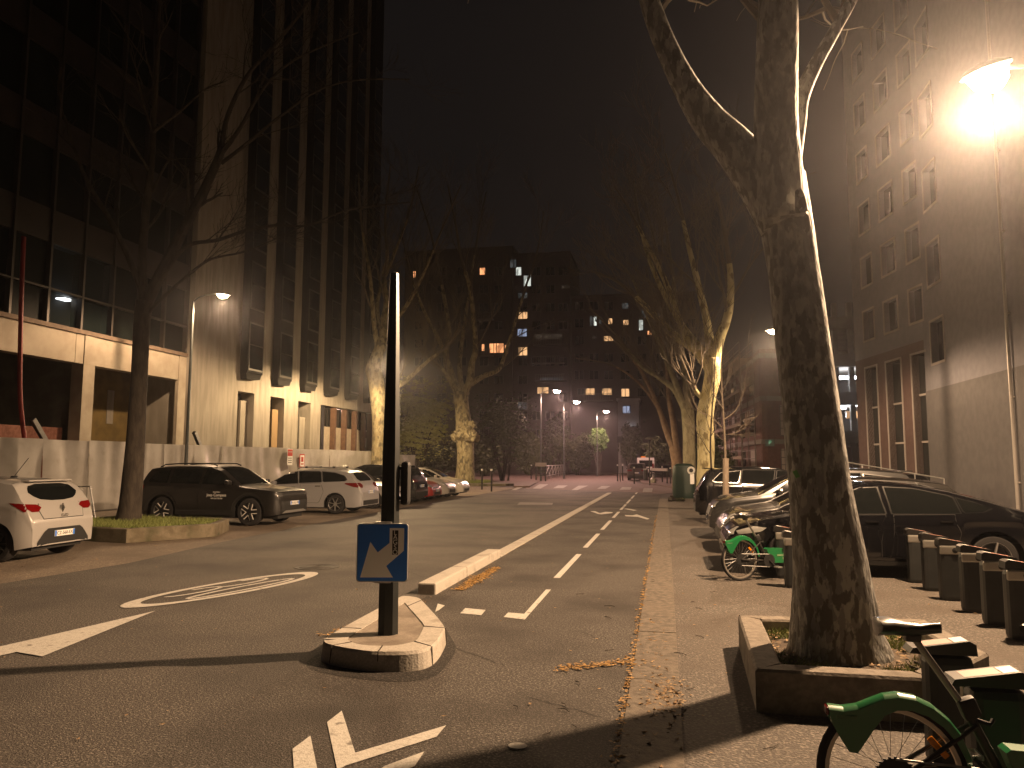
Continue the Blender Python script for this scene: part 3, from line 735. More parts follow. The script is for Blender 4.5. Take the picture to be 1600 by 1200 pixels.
# ---------------------------------------------------------------- bare trees
def grow(mb, p, d, r, L, depth, rng, up=.15, n=5, spread=.55, droop=0.0, minr=.006, kids=None):
    pts = [p.copy()]; rad = [r]; seg = 5 if depth > 0 else 4; dd = d.copy()
    for i in range(seg):
        dd = (dd + Vector((rng.gauss(0, .13), rng.gauss(0, .13), rng.gauss(0, .09) + up * .25 - droop * .2))).normalized()
        pts.append(pts[-1] + dd * (L / seg)); rad.append(max(r * (1 - .62 * (i + 1) / seg), minr * .7))
    mb.tube(pts, rad, n if r > .03 else (4 if r > .012 else 3), cap=False)
    if depth <= 0: return
    k = kids or rng.randint(3, 4)
    for j in range(k):
        t = .30 + .70 * (j + rng.random() * .6) / k; t = min(t, 1.0)
        i = min(int(t * seg), seg - 1); q = pts[i].lerp(pts[i + 1], t * seg - i)
        base = (pts[i + 1] - pts[i]).normalized()
        rv = Vector((rng.gauss(0, 1), rng.gauss(0, 1), rng.gauss(0, .7))); rv = (rv - base * rv.dot(base)).normalized()
        nd = (base + rv * spread * rng.uniform(.7, 1.3)).normalized()
        rr = max(rad[i] * rng.uniform(.45, .65), minr)
        grow(mb, q, nd, rr, L * rng.uniform(.55, .8), depth - 1, rng, up, n, spread, droop, minr)

def limb(mb, pts, r0, r1, rng, depth=2, twigs=6, L=2.4, n=8, start=.35, up=.25, wob=.0, seed=0, minr=.006, spread=.6):
    sp = smooth_pts(pts, 6); m = len(sp) - 1
    rad = [r0 + (r1 - r0) * (i / m) ** .8 for i in range(m + 1)]
    mb.tube(sp, rad, n, cap=False, wob=wob, seed=seed)
    for j in range(twigs):
        t = start + (1 - start) * (j + rng.random()) / twigs; i = min(int(t * m), m - 1)
        base = (sp[i + 1] - sp[i]).normalized()
        rv = Vector((rng.gauss(0, 1), rng.gauss(0, 1), rng.gauss(.2, .7))); rv = (rv - base * rv.dot(base)).normalized()
        grow(mb, sp[i], (base + rv * spread).normalized(), max(rad[i] * .45, minr * 1.3), L * (1 - .4 * t) * rng.uniform(.7, 1.2), depth, rng, up, 5, minr=minr)
    return sp

def wob_trunk(mb, pts, rads, n=26, wob=.10, wf=1.6, seed=0.0, sub=10):
    sp = smooth_pts(pts, sub); m = len(sp) - 1; rr = []
    for i in range(m + 1):
        t = i / sub; k = min(int(t), len(rads) - 2); rr.append(rads[k] + (rads[k + 1] - rads[k]) * (t - k))
    mb.tube(sp, rr, n, wob=wob, wf=wf, seed=seed)
    return sp

def crown_of_limbs(mb, fork, rng, nl, r, L, depth=2, lean=.45, up=.5):
    for k in range(nl):
        a = 2 * pi * (k + rng.random() * .5) / nl
        d = Vector((cos(a) * lean, sin(a) * lean, 1)).normalized()
        p = Vector(fork); pts = [p]
        for i in range(5):
            d = (d + Vector((rng.gauss(0, .10), rng.gauss(0, .10), .06))).normalized(); pts.append(pts[-1] + d * L / 5)
        limb(mb, pts, r * rng.uniform(.8, 1.1), r * .16, rng, depth, 7, L * .34, 7, .22, up, spread=.75)

def foliage(mb, centre, radii, n, size, rng, layers=0, tilt=.5, keep=1.0, lump=.6):
    c = Vector(centre)
    for i in range(n):
        for _ in range(30):
            v = Vector((rng.uniform(-1, 1), rng.uniform(-1, 1), rng.uniform(-1, 1)))
            if v.length > 1: continue
            f = noise.noise(v * 2.3 + c * .37)
            if v.length > .70 + lump * f: continue
            if layers and abs(((v.z * layers + .6 * (v.x * v.x + v.y * v.y) * layers * .5 + .35 * noise.noise(v * 3.1)) % 1.0) - .5) > .2: continue
            break
        p = c + Vector((v.x * radii[0], v.y * radii[1], v.z * radii[2]))
        a = Vector((rng.gauss(0, 1), rng.gauss(0, 1), rng.gauss(0, tilt))).normalized(); b = a.cross(Vector((rng.gauss(0, 1), rng.gauss(0, 1), rng.gauss(0, 1)))).normalized()
        s = size * rng.uniform(.6, 1.4)
        mb.add([p - a * s, p + b * s * .45, p + a * s, p - b * s * .45], [(0, 1, 2, 3)])

def blades(mb, pts, h, rng, w=.006):
    for x, y, z in pts:
        a = rng.uniform(0, pi); hh = h * rng.uniform(.5, 1.3); lx, ly = rng.gauss(0, .5) * hh, rng.gauss(0, .5) * hh
        mb.add([(x - w * cos(a), y - w * sin(a), z), (x + w * cos(a), y + w * sin(a), z), (x + lx, y + ly, z + hh)], [(0, 1, 2)])

def litter(mb, pts, size, rng, z=.006):
    for x, y in pts:
        a = rng.uniform(0, 2 * pi); s = size * rng.uniform(.5, 1.5); t = rng.gauss(0, .35); u = rng.gauss(0, .35)
        ca, sa = cos(a), sin(a)
        q = [(-s, 0), (0, -s * .55), (s, 0), (0, s * .55)]
        mb.add([(x + ca * m - sa * n, y + sa * m + ca * n, z + abs(m * t) + abs(n * u) + s * .15) for m, n in q], [(0, 1, 2, 3)])

# ---------------------------------------------------------------- street lamps
def street_lamp(label, head, pole_xy, col, mat, power, arm_from=None, group=None, hl=.62, cone=177, radius=.12, size=1.0, deep=1.8, stray=.065, batwing=1.1, cap=.33, tilt=.12, name='street_lamp'):
    hx, hy, hz = head; px, py = pole_xy
    root = thing(name, label, 'street lamp', (px, py, 0), 0, group)
    d = Vector((hx - px, hy - py, 0)); d2 = d.normalized() if d.length > .01 else Vector((1, 0, 0))
    m = MB(); m.lathe([(.16, 0), (.16, .02), (.10, .03), (.085, .8), (.075, .85), (.05, hz - .25), (.042, hz - .2), (0, hz - .2)], (0, 0, 0), 'Z', 14); m.build('pole', M('lamp pole paint', (.10, .11, .105), .45, .4), root)
    a = MB(); e = d - d2 * (hl * .45)
    a.tube(smooth_pts([(0, 0, hz - .30), tuple(d2 * .15 + Vector((0, 0, hz - .10))), tuple(e * .5 + Vector((0, 0, hz + .03))), tuple(e + Vector((0, 0, hz + .08)))], 5), .03, 8); a.build('arm', M('lamp pole paint', (0, 0, 0)), root)
    rz = atan2(d2.y, d2.x)
    h = MB(); st = [(-.5, .05, .035), (-.42, .11, .07), (-.15, .155, .10), (.15, .16, .10), (.38, .12, .07), (.5, .05, .03)]
    vs = []; fs = []; N = 10
    for t, w, z in st:
        for q in range(N + 1):
            b = pi * q / N; vs.append((t * hl * size, w * cos(b) * size, z * sin(b) * size))
    for i in range(len(st) - 1):
        for q in range(N): fs.append((i * (N + 1) + q, i * (N + 1) + q + 1, (i + 1) * (N + 1) + q + 1, (i + 1) * (N + 1) + q))
    fs.append(tuple(range(N + 1))); fs.append(tuple((len(st) - 1) * (N + 1) + q for q in range(N + 1)))
    h.add(vs, fs, 0, True)
    ho = h.build('lamp_head', M('lamp head grey', (.20, .20, .19), .4, .3), root); ho.location = (d.x, d.y, hz + .04); ho.rotation_euler = (0, tilt, rz)
    l = MB(); prof = [(0, -.085), (.06, -.075), (.11, -.05), (.135, .0)]
    vs = []; fs = []
    for r_, z_ in prof:
        for q in range(20):
            b = 2 * pi * q / 20; vs.append((r_ * 1.75 * cos(b) * size, r_ * sin(b) * size, z_ * size * deep))
    for i in range(3):
        for q in range(20): fs.append((i * 20 + q, i * 20 + (q + 1) % 20, (i + 1) * 20 + (q + 1) % 20, (i + 1) * 20 + q))
    l.add(vs, fs, 0, True)
    lo = l.build('lens', mat, ho); lo.location = (0, 0, -.005)
    ld = bpy.data.lights.new('lamp_light', 'SPOT'); ld.energy = power; ld.color = col; ld.spot_size = radians(cone); ld.spot_blend = .28; ld.shadow_soft_size = radius
    lt = bpy.data.objects.new('lamp_light', ld); COL.objects.link(lt); lt.parent = root; lt.location = (d.x, d.y, hz - .10 * size * deep - radius - .02)
    ld.use_nodes = True; nt = ld.node_tree; em = next(n for n in nt.nodes if n.type == 'EMISSION'); tc = nt.nodes.new('ShaderNodeTexCoord'); sx = nt.nodes.new('ShaderNodeSeparateXYZ')
    ab = nt.nodes.new('ShaderNodeMath'); ab.operation = 'ABSOLUTE'; mx = nt.nodes.new('ShaderNodeMath'); mx.operation = 'MAXIMUM'; mx.inputs[1].default_value = cap
    pw = nt.nodes.new('ShaderNodeMath'); pw.operation = 'POWER'; pw.inputs[1].default_value = -batwing
    nt.links.new(tc.outputs['Normal'], sx.inputs[0]); nt.links.new(sx.outputs['Z'], ab.inputs[0]); nt.links.new(ab.outputs[0], mx.inputs[0]); nt.links.new(mx.outputs[0], pw.inputs[0]); nt.links.new(pw.outputs[0], em.inputs['Strength'])
    lu = bpy.data.lights.new('stray_light', 'POINT'); lu.energy = power * stray; lu.color = col; lu.shadow_soft_size = radius
    so = bpy.data.objects.new('stray_light', lu); COL.objects.link(so); so.parent = root; so.location = lt.location
    return root

# ================================================================ THE SETTING
def sheet(name, poly, z, mat, kind='structure'):
    m = MB(); m.add([(x, y, z) for x, y in poly], [tuple(range(len(poly)))]); o = m.build(name, mat); o['kind'] = kind; return o
def P2(px, py, z=0.0): g = G(px, py, z); return (g.x, g.y)
sheet('ground', [(-300, -40), (300, -40), (300, 600), (-300, 600)], -.03, M('dark ground', (.055, .048, .040), .95, col2=(.075, .066, .055), scale=.8))
EDGE = [P2(0, 912), P2(200, 880), P2(350, 846), P2(520, 813), P2(620, 795), P2(700, 781), P2(770, 769)]
EDGE = [(EDGE[0][0] + 1.6, -6)] + [(EDGE[0][0] + .35, EDGE[0][1] - 3)] + EDGE
sheet('left_parking_strip', [(-20.5, -6)] + [(x + .01, y) for x, y in EDGE] + [(EDGE[-1][0], 52), (-20.5, 62)], -.008, park_asphalt)
sheet('road', [(x, y) for x, y in reversed(EDGE)] + [(-3.1, -6), (-3.1, 47), (-9, 50)], 0, asphalt)
sheet('cycle_lane', [(-3.1, -6), (-.30, -6), (-.30, 44), (-3.1, 47)], .002, lane_asphalt)
gm = MB(); rg = random.Random(4); y = -6.0
while y < 37.5:
    L = rg.uniform(1.6, 2.6); gm.box((-.115, y + L / 2, rg.uniform(-.004, .0)), (.385, L - .006, .03), bev=.004); y += L
g_ = gm.build('gutter', gutter_m); g_['kind'] = 'structure'
sheet('right_pavement', [(.05, -6), (30, -6), (30, 38.5), (1.5, 40), (.05, 38)], .004, walk_asphalt)
fs_ = sheet('far_street', [(-9, 50), (-3.1, 47), (-.3, 44), (2, 48), (-2.4, 66), (-5, 118), (-17, 118), (-14, 76)], -.004, red_asphalt)
# far kerbed pavements
m = MB(); m.prism([(-30, 59), (-13.5, 56.5), (-11.4, 58), (-10.2, 52), (-9.2, 52.5), (-10.8, 66), (-13.3, 78), (-17.5, 112), (-60, 112), (-60, 62)], -.02, .10, 'XY'); struct(m, 'far_left_pavement', red_asphalt)
m = MB(); m.prism([(.2, 40), (8, 40), (30, 42), (30, 115), (-4.6, 115), (-2.0, 66), (1.2, 50)], -.02, .08, 'XY'); struct(m, 'far_right_pavement', red_asphalt)
m = MB(); m.prism([(-40, 116), (20, 116), (20, 119), (-40, 119)], -.02, .12, 'XY'); struct(m, 'cross_street_kerb', gutter_m)

def px_poly(pts, z=0.0): return [P2(a, b) for a, b in pts]
def marking(label, polys, group=None, z=.0075, name='road_marking', mat=None):
    m = MB()
    for p in polys: m.add([(x, y, z) for x, y in p], [tuple(range(len(p)))])
    return tag(m.build(name, mat or paint), label, 'road marking', group)
marking('long white arrow head painted on the left lane', [px_poly([(-70, 1027), (60, 998), (243, 955.5), (66, 1027), (26, 1020), (-70, 1041)])], z=.009)
# zone marking: an elongated ring with 30 inside, built in road coordinates
cx, cy = -5.95, 9.95; ring = MB(); N = 56
ax, ay = .50, 1.62; tilt = radians(-14)
def rc(a, k, kx=None): 
    x, y = ax * (kx or k) * cos(a), ay * k * sin(a); return (cx + x * cos(0) + y * .26, cy + y)
outp = [rc(2 * pi * i / N, 1) for i in range(N)]; inp = [rc(2 * pi * i / N, .84, .80) for i in range(N)]
vs = [(x, y, .0085) for x, y in outp + inp]; ring.add(vs, [(i, (i + 1) % N, N + (i + 1) % N, N + i) for i in range(N)])
def stroke(mb, pts, w, z=.0085):
    for i in range(len(pts) - 1):
        a, b = Vector(pts[i]), Vector(pts[i + 1]); d = (b - a); 
        if d.length < 1e-6: continue
        n = Vector((-d.y, d.x)).normalized() * w / 2
        mb.add([(*(a + n), z + .0002 * (i % 3)), (*(b + n), z + .0002 * (i % 3)), (*(b - n), z + .0002 * (i % 3)), (*(a - n), z + .0002 * (i % 3))], [(0, 1, 2, 3)])
def loc30(u, v): return (cx + u + v * .26, cy + v)
for c_ in (.43, -.43): stroke(ring, [loc30(-.20 + .125 * cos(a), c_ + .45 * sin(a)) for a in [radians(165 - 17 * k) for k in range(16)]], .058)
stroke(ring, [loc30(.19 + .125 * cos(a), .93 * sin(a)) for a in [2 * pi * k / 36 for k in range(37)]], .058)
tag(ring.build('zone_marking', paint), 'white painted ring on the left lane with the number 30 inside', 'road marking')
marking('short white painted block touching the traffic island', [px_poly([(680, 957), (684, 944), (695, 947), (686, 954)])])
marking('lone short white painted block between the island and the corner line', [px_poly([(719, 959), (727, 951), (759, 954), (752, 962)])])
marking('white painted corner line starting the cycle lane divider', [px_poly([(787, 965), (794, 958), (819, 960), (853, 922), (861, 922), (820, 969)])])
for i, (yb, yt) in enumerate(((901, 864), (853.8, 832.2), (826, 811.8), (807.5, 798.3), (795.3, 786.9), (785.5, 779.4), (778, 773.3), (771, 768.5))):
    Yb, Yt = 2112 / (yb - 722), 2112 / (yt - 722)
    marking(['nearest dash of the cycle lane centre line', 'second nearest dash of the cycle lane centre line', 'third dash of the cycle lane centre line counted from the near end', 'dash of the centre line just before the bicycle marks', 'dash of the centre line between the two bicycle marks', 'dash of the centre line just past the bicycle marks', 'next to last dash of the centre line before the crossing', 'last tiny dash of the centre line before the crossing'][i],
            [[(-1.70, Yb), (-1.60, Yb), (-1.60, Yt), (-1.70, Yt)]], 'dashes dividing the cycle lane')
for lab, pts in (('flat white bicycle mark left of the dashes', [(922, 799), (930, 799), (937, 802), (946, 800), (957, 800.5), (957, 802), (940, 804), (935, 803.5)]), ('flat white bicycle mark right of the dashes', [(976, 805), (988, 805.5), (995, 804), (1015, 811), (1011, 812), (997, 808), (990, 807.5), (978, 807)]),
                 ('thin white line right of the far dashes', [(974, 795.3), (980, 795), (996, 797.5), (990, 798.2)])):
    marking(lab, [px_poly(pts)], 'bicycle symbols')
cross = [((799, 806, 766), (813, 826, 758.6)), ((832, 845, 763.5), (843, 857, 756.8)), ((864, 880, 763), (872, 887, 758.6)), ((893, 902, 766), (904, 919, 759)), ((933, 946, 764), (940, 954, 759.6)), ((968, 985, 765.4), (972, 987, 761.3)), ((1004, 1019, 769), (1006, 1020, 763))]
names7 = ['first', 'second', 'third', 'fourth', 'fifth', 'sixth', 'seventh']
for i, ((a, b, y0), (c, d, y1)) in enumerate(cross):
    marking('%s white zebra stripe from the left end of the far crossing' % names7[i], [px_poly([(a, y0), (b, y0), (d, y1), (c, y1)])], 'zebra crossing stripes', z=.010, mat=M('zebra paint', (.36, .33, .30), .75, col2=(.24, .22, .2), scale=6))
marking('wide faded white stop line far along the left lane', [px_poly([(808, 789), (812, 785), (864, 786), (863, 789)])], mat=old_paint)
marking('white double chevron painted at the near edge of the cycle lane', [px_poly([(511, 1130), (534, 1112), (555, 1178), (697, 1135), (682, 1153), (540, 1198), (527, 1205)]), px_poly([(457, 1172), (485, 1151), (496, 1205), (500, 1240), (462, 1240)]), px_poly([(600, 1199), (663, 1176), (648, 1199), (560, 1235)])])
m = MB(); c0 = P2(809, 1167); m.add([(c0[0] + .06 * cos(a), c0[1] + .052 * sin(a), .0085) for a in [2 * pi * k / 24 for k in range(24)]], [tuple(range(24))]); tag(m.build('painted_dot', paint), 'round white dot painted on the cycle lane asphalt', 'road marking')
# manhole
c0 = P2(495, 886); r_ = thing('manhole_cover', 'round iron manhole cover in the asphalt behind the arrow sign', 'manhole cover', (c0[0], c0[1], 0))
m = MB(); m.lathe([(.37, .003), (.37, .009), (.30, .009), (.29, .005), (0, .005)], (0, 0, 0), 'Z', 40); m.build('frame', M('worn iron', (.035, .031, .027), .7, .3, col2=(.06, .053, .045), scale=30), r_)
m = MB(); m.lathe([(.285, .004)] + [(.285 - .03 * k - d, .007 + e) for k in range(9) for d, e in ((.003, .004), (.014, .004), (.017, 0), (.027, 0))] + [(0, .008)], (0, 0, 0), 'Z', 58); m.build('cover', M('worn iron', (0, 0, 0)), r_)

# ---------------------------------------------------------------- traffic island, separator kerb
isl = thing('traffic_island', 'small triangular traffic island with pale granite kerb under the arrow sign', 'traffic island', (-2.75, 7.6, 0))
top_px = [(503, 1003), (507, 995), (625, 932), (632, 930), (655, 933), (662, 940), (696, 977), (694, 984), (684, 1002), (667, 1015), (630, 1019), (585, 1019), (545, 1014), (515, 1008)]
outer = [Vector(P2(a, b, .16)) for a, b in top_px]
cen = Vector((-2.78, 7.65)); 
def offset_in(poly, d):
    out = []
    n = len(poly)
    for i in range(n):
        a, b, c = poly[i - 1], poly[i], poly[(i + 1) % n]
        e1 = (b - a).normalized(); e2 = (c - b).normalized(); n1 = Vector((-e1.y, e1.x)); n2 = Vector((-e2.y, e2.x)); nn = (n1 + n2)
        if nn.length < .1: nn = n1
        nn.normalize(); k = d / max(nn.dot(n1), .5)
        p1, p2 = b + nn * k, b - nn * k
        out.append(p1 if (p1 - cen).length < (p2 - cen).length else p2)
    return out
inner = [Vector(P2(a, b, .16)) for a, b in ((543, 999), (546, 993), (631.5, 941.5), (632, 941), (633, 941.5), (640, 950), (663, 975), (662, 980), (652, 1000), (645, 1003), (620, 1008), (595, 1009), (562, 1007), (547, 1002))]
def chaikin(P, it=2):
    for _ in range(it):
        Q = []
        for i in range(len(P)): a, b = P[i], P[(i + 1) % len(P)]; Q += [a.lerp(b, .25), a.lerp(b, .75)]
        P = Q
    return P
outer, inner = chaikin(outer), chaikin(inner)
m = MB(); n = len(outer); base = [cen + (p - cen) * 1.025 for p in outer]; mid = [cen + (p - cen) * .985 for p in outer]
vs = [(*p, -.02) for p in base] + [(*p, .135) for p in outer] + [(*p, .16) for p in mid] + [(*p, .158) for p in inner] + [(*p, .10) for p in inner]
fs = []
for k in range(4):
    for i in range(n): fs.append((k * n + i, k * n + (i + 1) % n, (k + 1) * n + (i + 1) % n, (k + 1) * n + i))
m.add(vs, fs); m.build('kerb', granite, isl, off=(-2.75, 7.6, 0))
m = MB()
for i in (3, 17, 25, 33, 42, 50):
    m = MB(); a, b = mid[i], inner[i]; m.bar((*a, .1585), (*b, .1585), .009, .009)
    m.bar((*(a + (a - b).normalized() * .02), .16), (*(a + (a - b).normalized() * .035), .0), .008, .008)
    m.build('kerb_joint', M('dark joint', (.06, .05, .04), .95), isl, off=(-2.75, 7.6, 0))
m = MB(); m.add([(*p, .150) for p in inner], [tuple(range(n))]); m.build('paved_top', island_top, isl, off=(-2.75, 7.6, 0))

# darker worn ring of asphalt round the island, and old cracks
from mathutils import noise as _n
pp = [cen + (p - cen) * (1.20 + .10 * _n.noise(Vector((p.x * 1.7, p.y * 1.7, 2)))) for p in outer]
sheet('asphalt_patch', [(p.x, p.y) for p in pp], .0042, M('patched asphalt', (.030, .027, .024), .85, col2=(.15, .135, .12), scale=60, lo=.54, hi=.72, bump=.7, bscale=90, spec=.3))
ck = MB(); rk = random.Random(6)
for a, b, amp in ((P2(300, 893), P2(640, 893), .06), (P2(600, 878), P2(660, 902), .03), (P2(860, 846), P2(905, 848), .05), (P2(700, 1010), P2(790, 1040), .04), (P2(905, 985), P2(938, 1000), .02), (P2(730, 800), P2(1010, 806), .08), (P2(640, 825), P2(800, 805), .10), (P2(820, 1090), P2(940, 1120), .05)):
    a, b = Vector(a), Vector(b); k = 14; pts = [tuple(a.lerp(b, i / k) + Vector((rk.gauss(0, amp * .25), rk.gauss(0, amp * .3)))) for i in range(k + 1)]
    stroke(ck, pts, .007, .0050)
struct(ck, 'road_cracks', M('crack', (.018, .016, .014), .95))

# sign post
pb = G(606, 990, .15); post = thing('sign_post', 'dark octagonal steel post rising from the traffic island', 'post', (pb.x, pb.y, .15))
m = MB(); PT = atY(621, 424, pb.y).z - .15
m.lathe([(.10, 0), (.086, PT * .5), (.058, PT * .87), (.044, PT - .02), (.0, PT)], (0, 0, 0), 'Z', 8, smooth=False)
po = m.build('shaft', M('post paint', (.030, .034, .034), .42, .4), post)
m = MB(); m.box((.135, .05, 1.40), (.085, .11, .42), bev=.04); m.box((.07, .04, 1.54), (.08, .04, .03)); m.box((.07, .04, 1.26), (.08, .04, .03))
m.build('signal_repeater', black_plastic, post)
sg = thing('arrow_sign', 'square blue sign with white arrow pointing down left strapped to the post', 'sign', (pb.x - .02, pb.y - .135, .15)); sg.rotation_euler = (0, 0, radians(12)); sg.rotation_mode = 'XYZ'
w, h = .238, .268; zc = atY(600, 863.5, pb.y - .135).z - .15
def rrect(w, h, r, n=6):
    out = []
    for cxx, cyy, a0 in ((w - r, h - r, 0), (-w + r, h - r, 90), (-w + r, -h + r, 180), (w - r, -h + r, 270)):
        for k in range(n + 1): a = radians(a0 + 90 * k / n); out.append((cxx + r * cos(a), cyy + r * sin(a)))
    return out
m = MB(); m.prism([(a, b + zc) for a, b in rrect(w, h, .03)], -.003, .022, 'XZ'); m.build('panel', sign_back, sg)
m = MB(); m.prism([(a, b + zc) for a, b in rrect(w - .008, h - .008, .026)], -.0055, -.0035, 'XZ'); m.build('blue_face', blue_sign, sg)
def sp(px, py): return ((px - 600) / 400 * w, zc - (py - 635) / 450 * h)
m = MB(); m.add([(a, -.0062, b) for a, b in [sp(*q) for q in [(712, 255), (938, 255), (938, 605), (668, 840), (775, 1015), (265, 1015), (412, 468), (530, 630), (712, 485)]]], [tuple(range(9))]); ar = m.build('arrow', white_sign, sg)
m = MB(); a = sp(755, 290); b = sp(848, 665); m.add([(a[0], -.0068, a[1]), (b[0], -.0068, a[1]), (b[0], -.0068, b[1]), (a[0], -.0068, b[1])], [(0, 1, 2, 3)]); st_ = m.build('sticker', M('dark sticker', (.03, .028, .028), .5), sg)
for ch, yy in zip('LAGSO', (330, 400, 475, 550, 630)):
    q = sp(801, yy); text_obj(ch, .062, white_sign, st_, (q[0], -.0072, q[1]), (pi / 2, 0, 0), 'sticker_letter')
for s_ in (1, -1): m = MB(); m.box((.0, .04, zc + s_ * (h + .003)), (.16, .06, .02), bev=.005); m.build('bracket', steel, sg)

kerb_pts = [(P2(666, 909, .15), P2(717, 891, .15)), (P2(717.5, 890.6, .15), P2(786, 853, .15))]
for i, lab in enumerate(('near granite kerb stone of the cycle lane separator with dark worn end', 'second granite kerb stone of the cycle lane separator')):
    y0, y1 = (10.0, 11.65) if i == 0 else (11.67, 14.1)
    m = MB(); m.box((-3.14, (y0 + y1) / 2, .055), (.25, y1 - y0, .19), bev=.022); tag(m.build('kerb_stone', granite), lab, 'kerb stone', 'raised separator kerb stones')
m = MB(); yy = 14.15
while yy < 43: m.box((-3.14, yy + 1.0, .0), (.25, 1.985, .05), bev=.008); yy += 2.0
o = m.build('flush_kerb', granite); o['kind'] = 'structure'

# ================================================================ LAMPS
warm = (1.0, .645, .375); pinkc = (1.0, .56, .44)
LP = 3400
RL = atY(1541, 116, 10.2)
street_lamp('big bright street lamp head at the upper right reaching in from the right', (RL.x, RL.y, RL.z), (RL.x + 2.2, RL.y + .2), warm, lamp_warm, LP * .60, group='warm street lamps', hl=.56, size=1.12, deep=3.0, stray=.06, batwing=1.6, cap=.43, tilt=.32)
q = atX(1209, 517, 4.0); street_lamp('street lamp glowing just left of the big plane trunk', (q.x, q.y, q.z), (q.x + 1.1, q.y + .2), warm, lamp_warm, LP * .15, group='warm street lamps')
LL = atX(348, 462, -17.6); street_lamp('street lamp with starry glow in front of the concrete tower', (LL.x, LL.y, LL.z), (LL.x - 1.25, LL.y - .1), warm, lamp_warm, LP * .12, group='warm street lamps')
q = atX(609, 556, -15.9); street_lamp('street lamp hidden behind the sign post beside the pale plane trees', (q.x, q.y, q.z), (q.x * 1.025, q.y * 1.025), (1, .68, .36), lamp_warm, LP * .40, group='warm street lamps')
for lab, (a, b), yy, (pa, pbb) in (('tall far street lamp with pinkish light, nearest of the far three', (870, 611), 70, (845, 0)), ('middle one of the far pinkish street lamps', (901, 628), 80, (881, 0)), ('lowest and farthest pinkish street lamp beside the pale gable', (947, 643), 95, (933, 0))):
    q = atY(a, b, yy); pp = atY(pa, 700, yy); street_lamp(lab, (q.x, q.y, q.z), (pp.x, pp.y), pinkc, lamp_pink, 850, group='pinkish far street lamps', hl=.7, size=1.3, deep=2.2)
q = atY(845, 609, 71)

# ================================================================ LEFT BUILDINGS
FX = -22.0
def FL(px, py): p = atX(px, py, FX); return p.y, p.z
ob = thing('office_building', 'dark glass office building on a concrete portico under renovation at the left', 'building', (FX, 25, 0))
O = (FX, 25, 0); YE = 32.10
def part(mb, n, mt, par=None): return mb.build(n, mt, par or ob, off=O)
c1a, c1b = FL(128, 600)[0], FL(146, 600)[0]; c2a = FL(278, 600)[0]
m = MB(); yprev = 8.0
for y1 in (16.0, 20.5, 25.2, c1a): 
    m.bx(FX - .5, FX, yprev + .012, y1 - .012, 5.47, 6.60); yprev = y1
for y0, y1 in ((c1a, c1b), (c1b, c2a), (c2a, YE)): m.bx(FX - .5, FX + (.03 if y1 - y0 < 1.5 else 0), y0 + .012, y1 - .012, 5.47, 6.60)
part(m, 'concrete_beam', beam_m)
for y0, y1 in ((8, 8.6), (16.2, 16.9), (c1a, c1b), (c2a, YE)):
    m = MB(); m.bx(FX - (.14 if y0 == c2a else .5), FX + .03, y0, y1, 0, 5.468); part(m, 'column', beam_m)
m = MB(); m.bx(FX - .6, FX + .10, 8, YE, 6.60, 6.76); part(m, 'ledge', M('brown ledge', (.14, .10, .07), .8, col2=(.18, .13, .09), scale=5))
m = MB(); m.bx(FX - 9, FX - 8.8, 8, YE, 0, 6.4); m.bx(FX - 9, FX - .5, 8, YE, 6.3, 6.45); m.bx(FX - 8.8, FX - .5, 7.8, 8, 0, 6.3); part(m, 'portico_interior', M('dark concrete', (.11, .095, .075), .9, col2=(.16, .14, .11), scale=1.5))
m = MB(); m.bx(FX - 2.7, FX - 2.5, c1b + .4, YE - .01, 0, 6.3); part(m, 'inner_wall', ochre)
m = MB(); m.bx(FX - 5, FX - .52, c1b - .2, c1b - .02, 0, 6.29); part(m, 'added_partition', M('dark concrete', (0, 0, 0)))  # added wall, hides the ochre wall so the left bay stays dark
m = MB(); m.bx(FX - 2.49, FX - 2.46, 30.1, 30.5, 3.4, 4.9); part(m, 'bare_wall_patch', concrete)
m = MB(); m.bx(FX - 1.9, FX - 1.82, c1b + 1.15, c1b + 1.27, 0, 4.6); part(m, 'door_jamb', M('pale timber', (.45, .38, .25), .7))
m = MB(); m.bx(FX - 8.8, FX - .5, YE, YE + .3, 0, 6.3); part(m, 'end_wall', concrete)
# curtain wall
m = MB(); m.bx(FX - 9, FX - .9, 8, YE, 6.76, 58); part(m, 'core', M('dark core', (.012, .012, .012), .9))
m = MB()
for k in range(14): m.bx(FX - .60, FX - .08, 8, YE, 9.75 + 3.55 * k, 11.0 + 3.55 * k)
part(m, 'spandrel_band', M('brown spandrel', (.022, .016, .012), .5, col2=(.03, .022, .017), scale=2))
mull = [YE - .02 - 1.66 * k for k in range(17)]
m = MB()
for y0 in mull: m.bx(FX - .5, FX, y0 - .05, y0 + .05, 6.765, 58)
m.bx(FX - .5, FX - .01, 8, YE, 8.0, 8.07)
part(m, 'mullions', M('mullion bronze', (.055, .047, .04), .5, .4))
see = M('clear office glass', (.02, .03, .03), .06, alpha=.35)
rows = [(6.765, 8.0), (8.07, 9.75)] + [(11.0 + 3.55 * k, 13.3 + 3.55 * k) for k in range(5)]
for j, (z0, z1) in enumerate(rows):
    for k in range(7):
        m = MB(); m.bx(FX - .22, FX - .20, mull[k + 1] + .05, mull[k] - .05, z0, z1)
        part(m, 'window', see if (j < 2 and k in (3, 4)) else tower_glass)
m = MB(); m.bx(FX - .22, FX - .20, 8, mull[7] - .05, 6.765, 9.75); m.bx(FX - .22, FX - .20, 8, mull[7] - .05, 11, 58); m.bx(FX - .22, FX - .2, mull[7] - .05, YE, 28.8, 58); o = part(m, 'window_wall', tower_glass)
m = MB()
for (a, b, s) in ((100, 468, .26), (188, 471, .16)):
    q = atX(a, b, FX - .75); m.box((q.x, q.y, q.z), (.5, s * 2, .05), bev=.02)
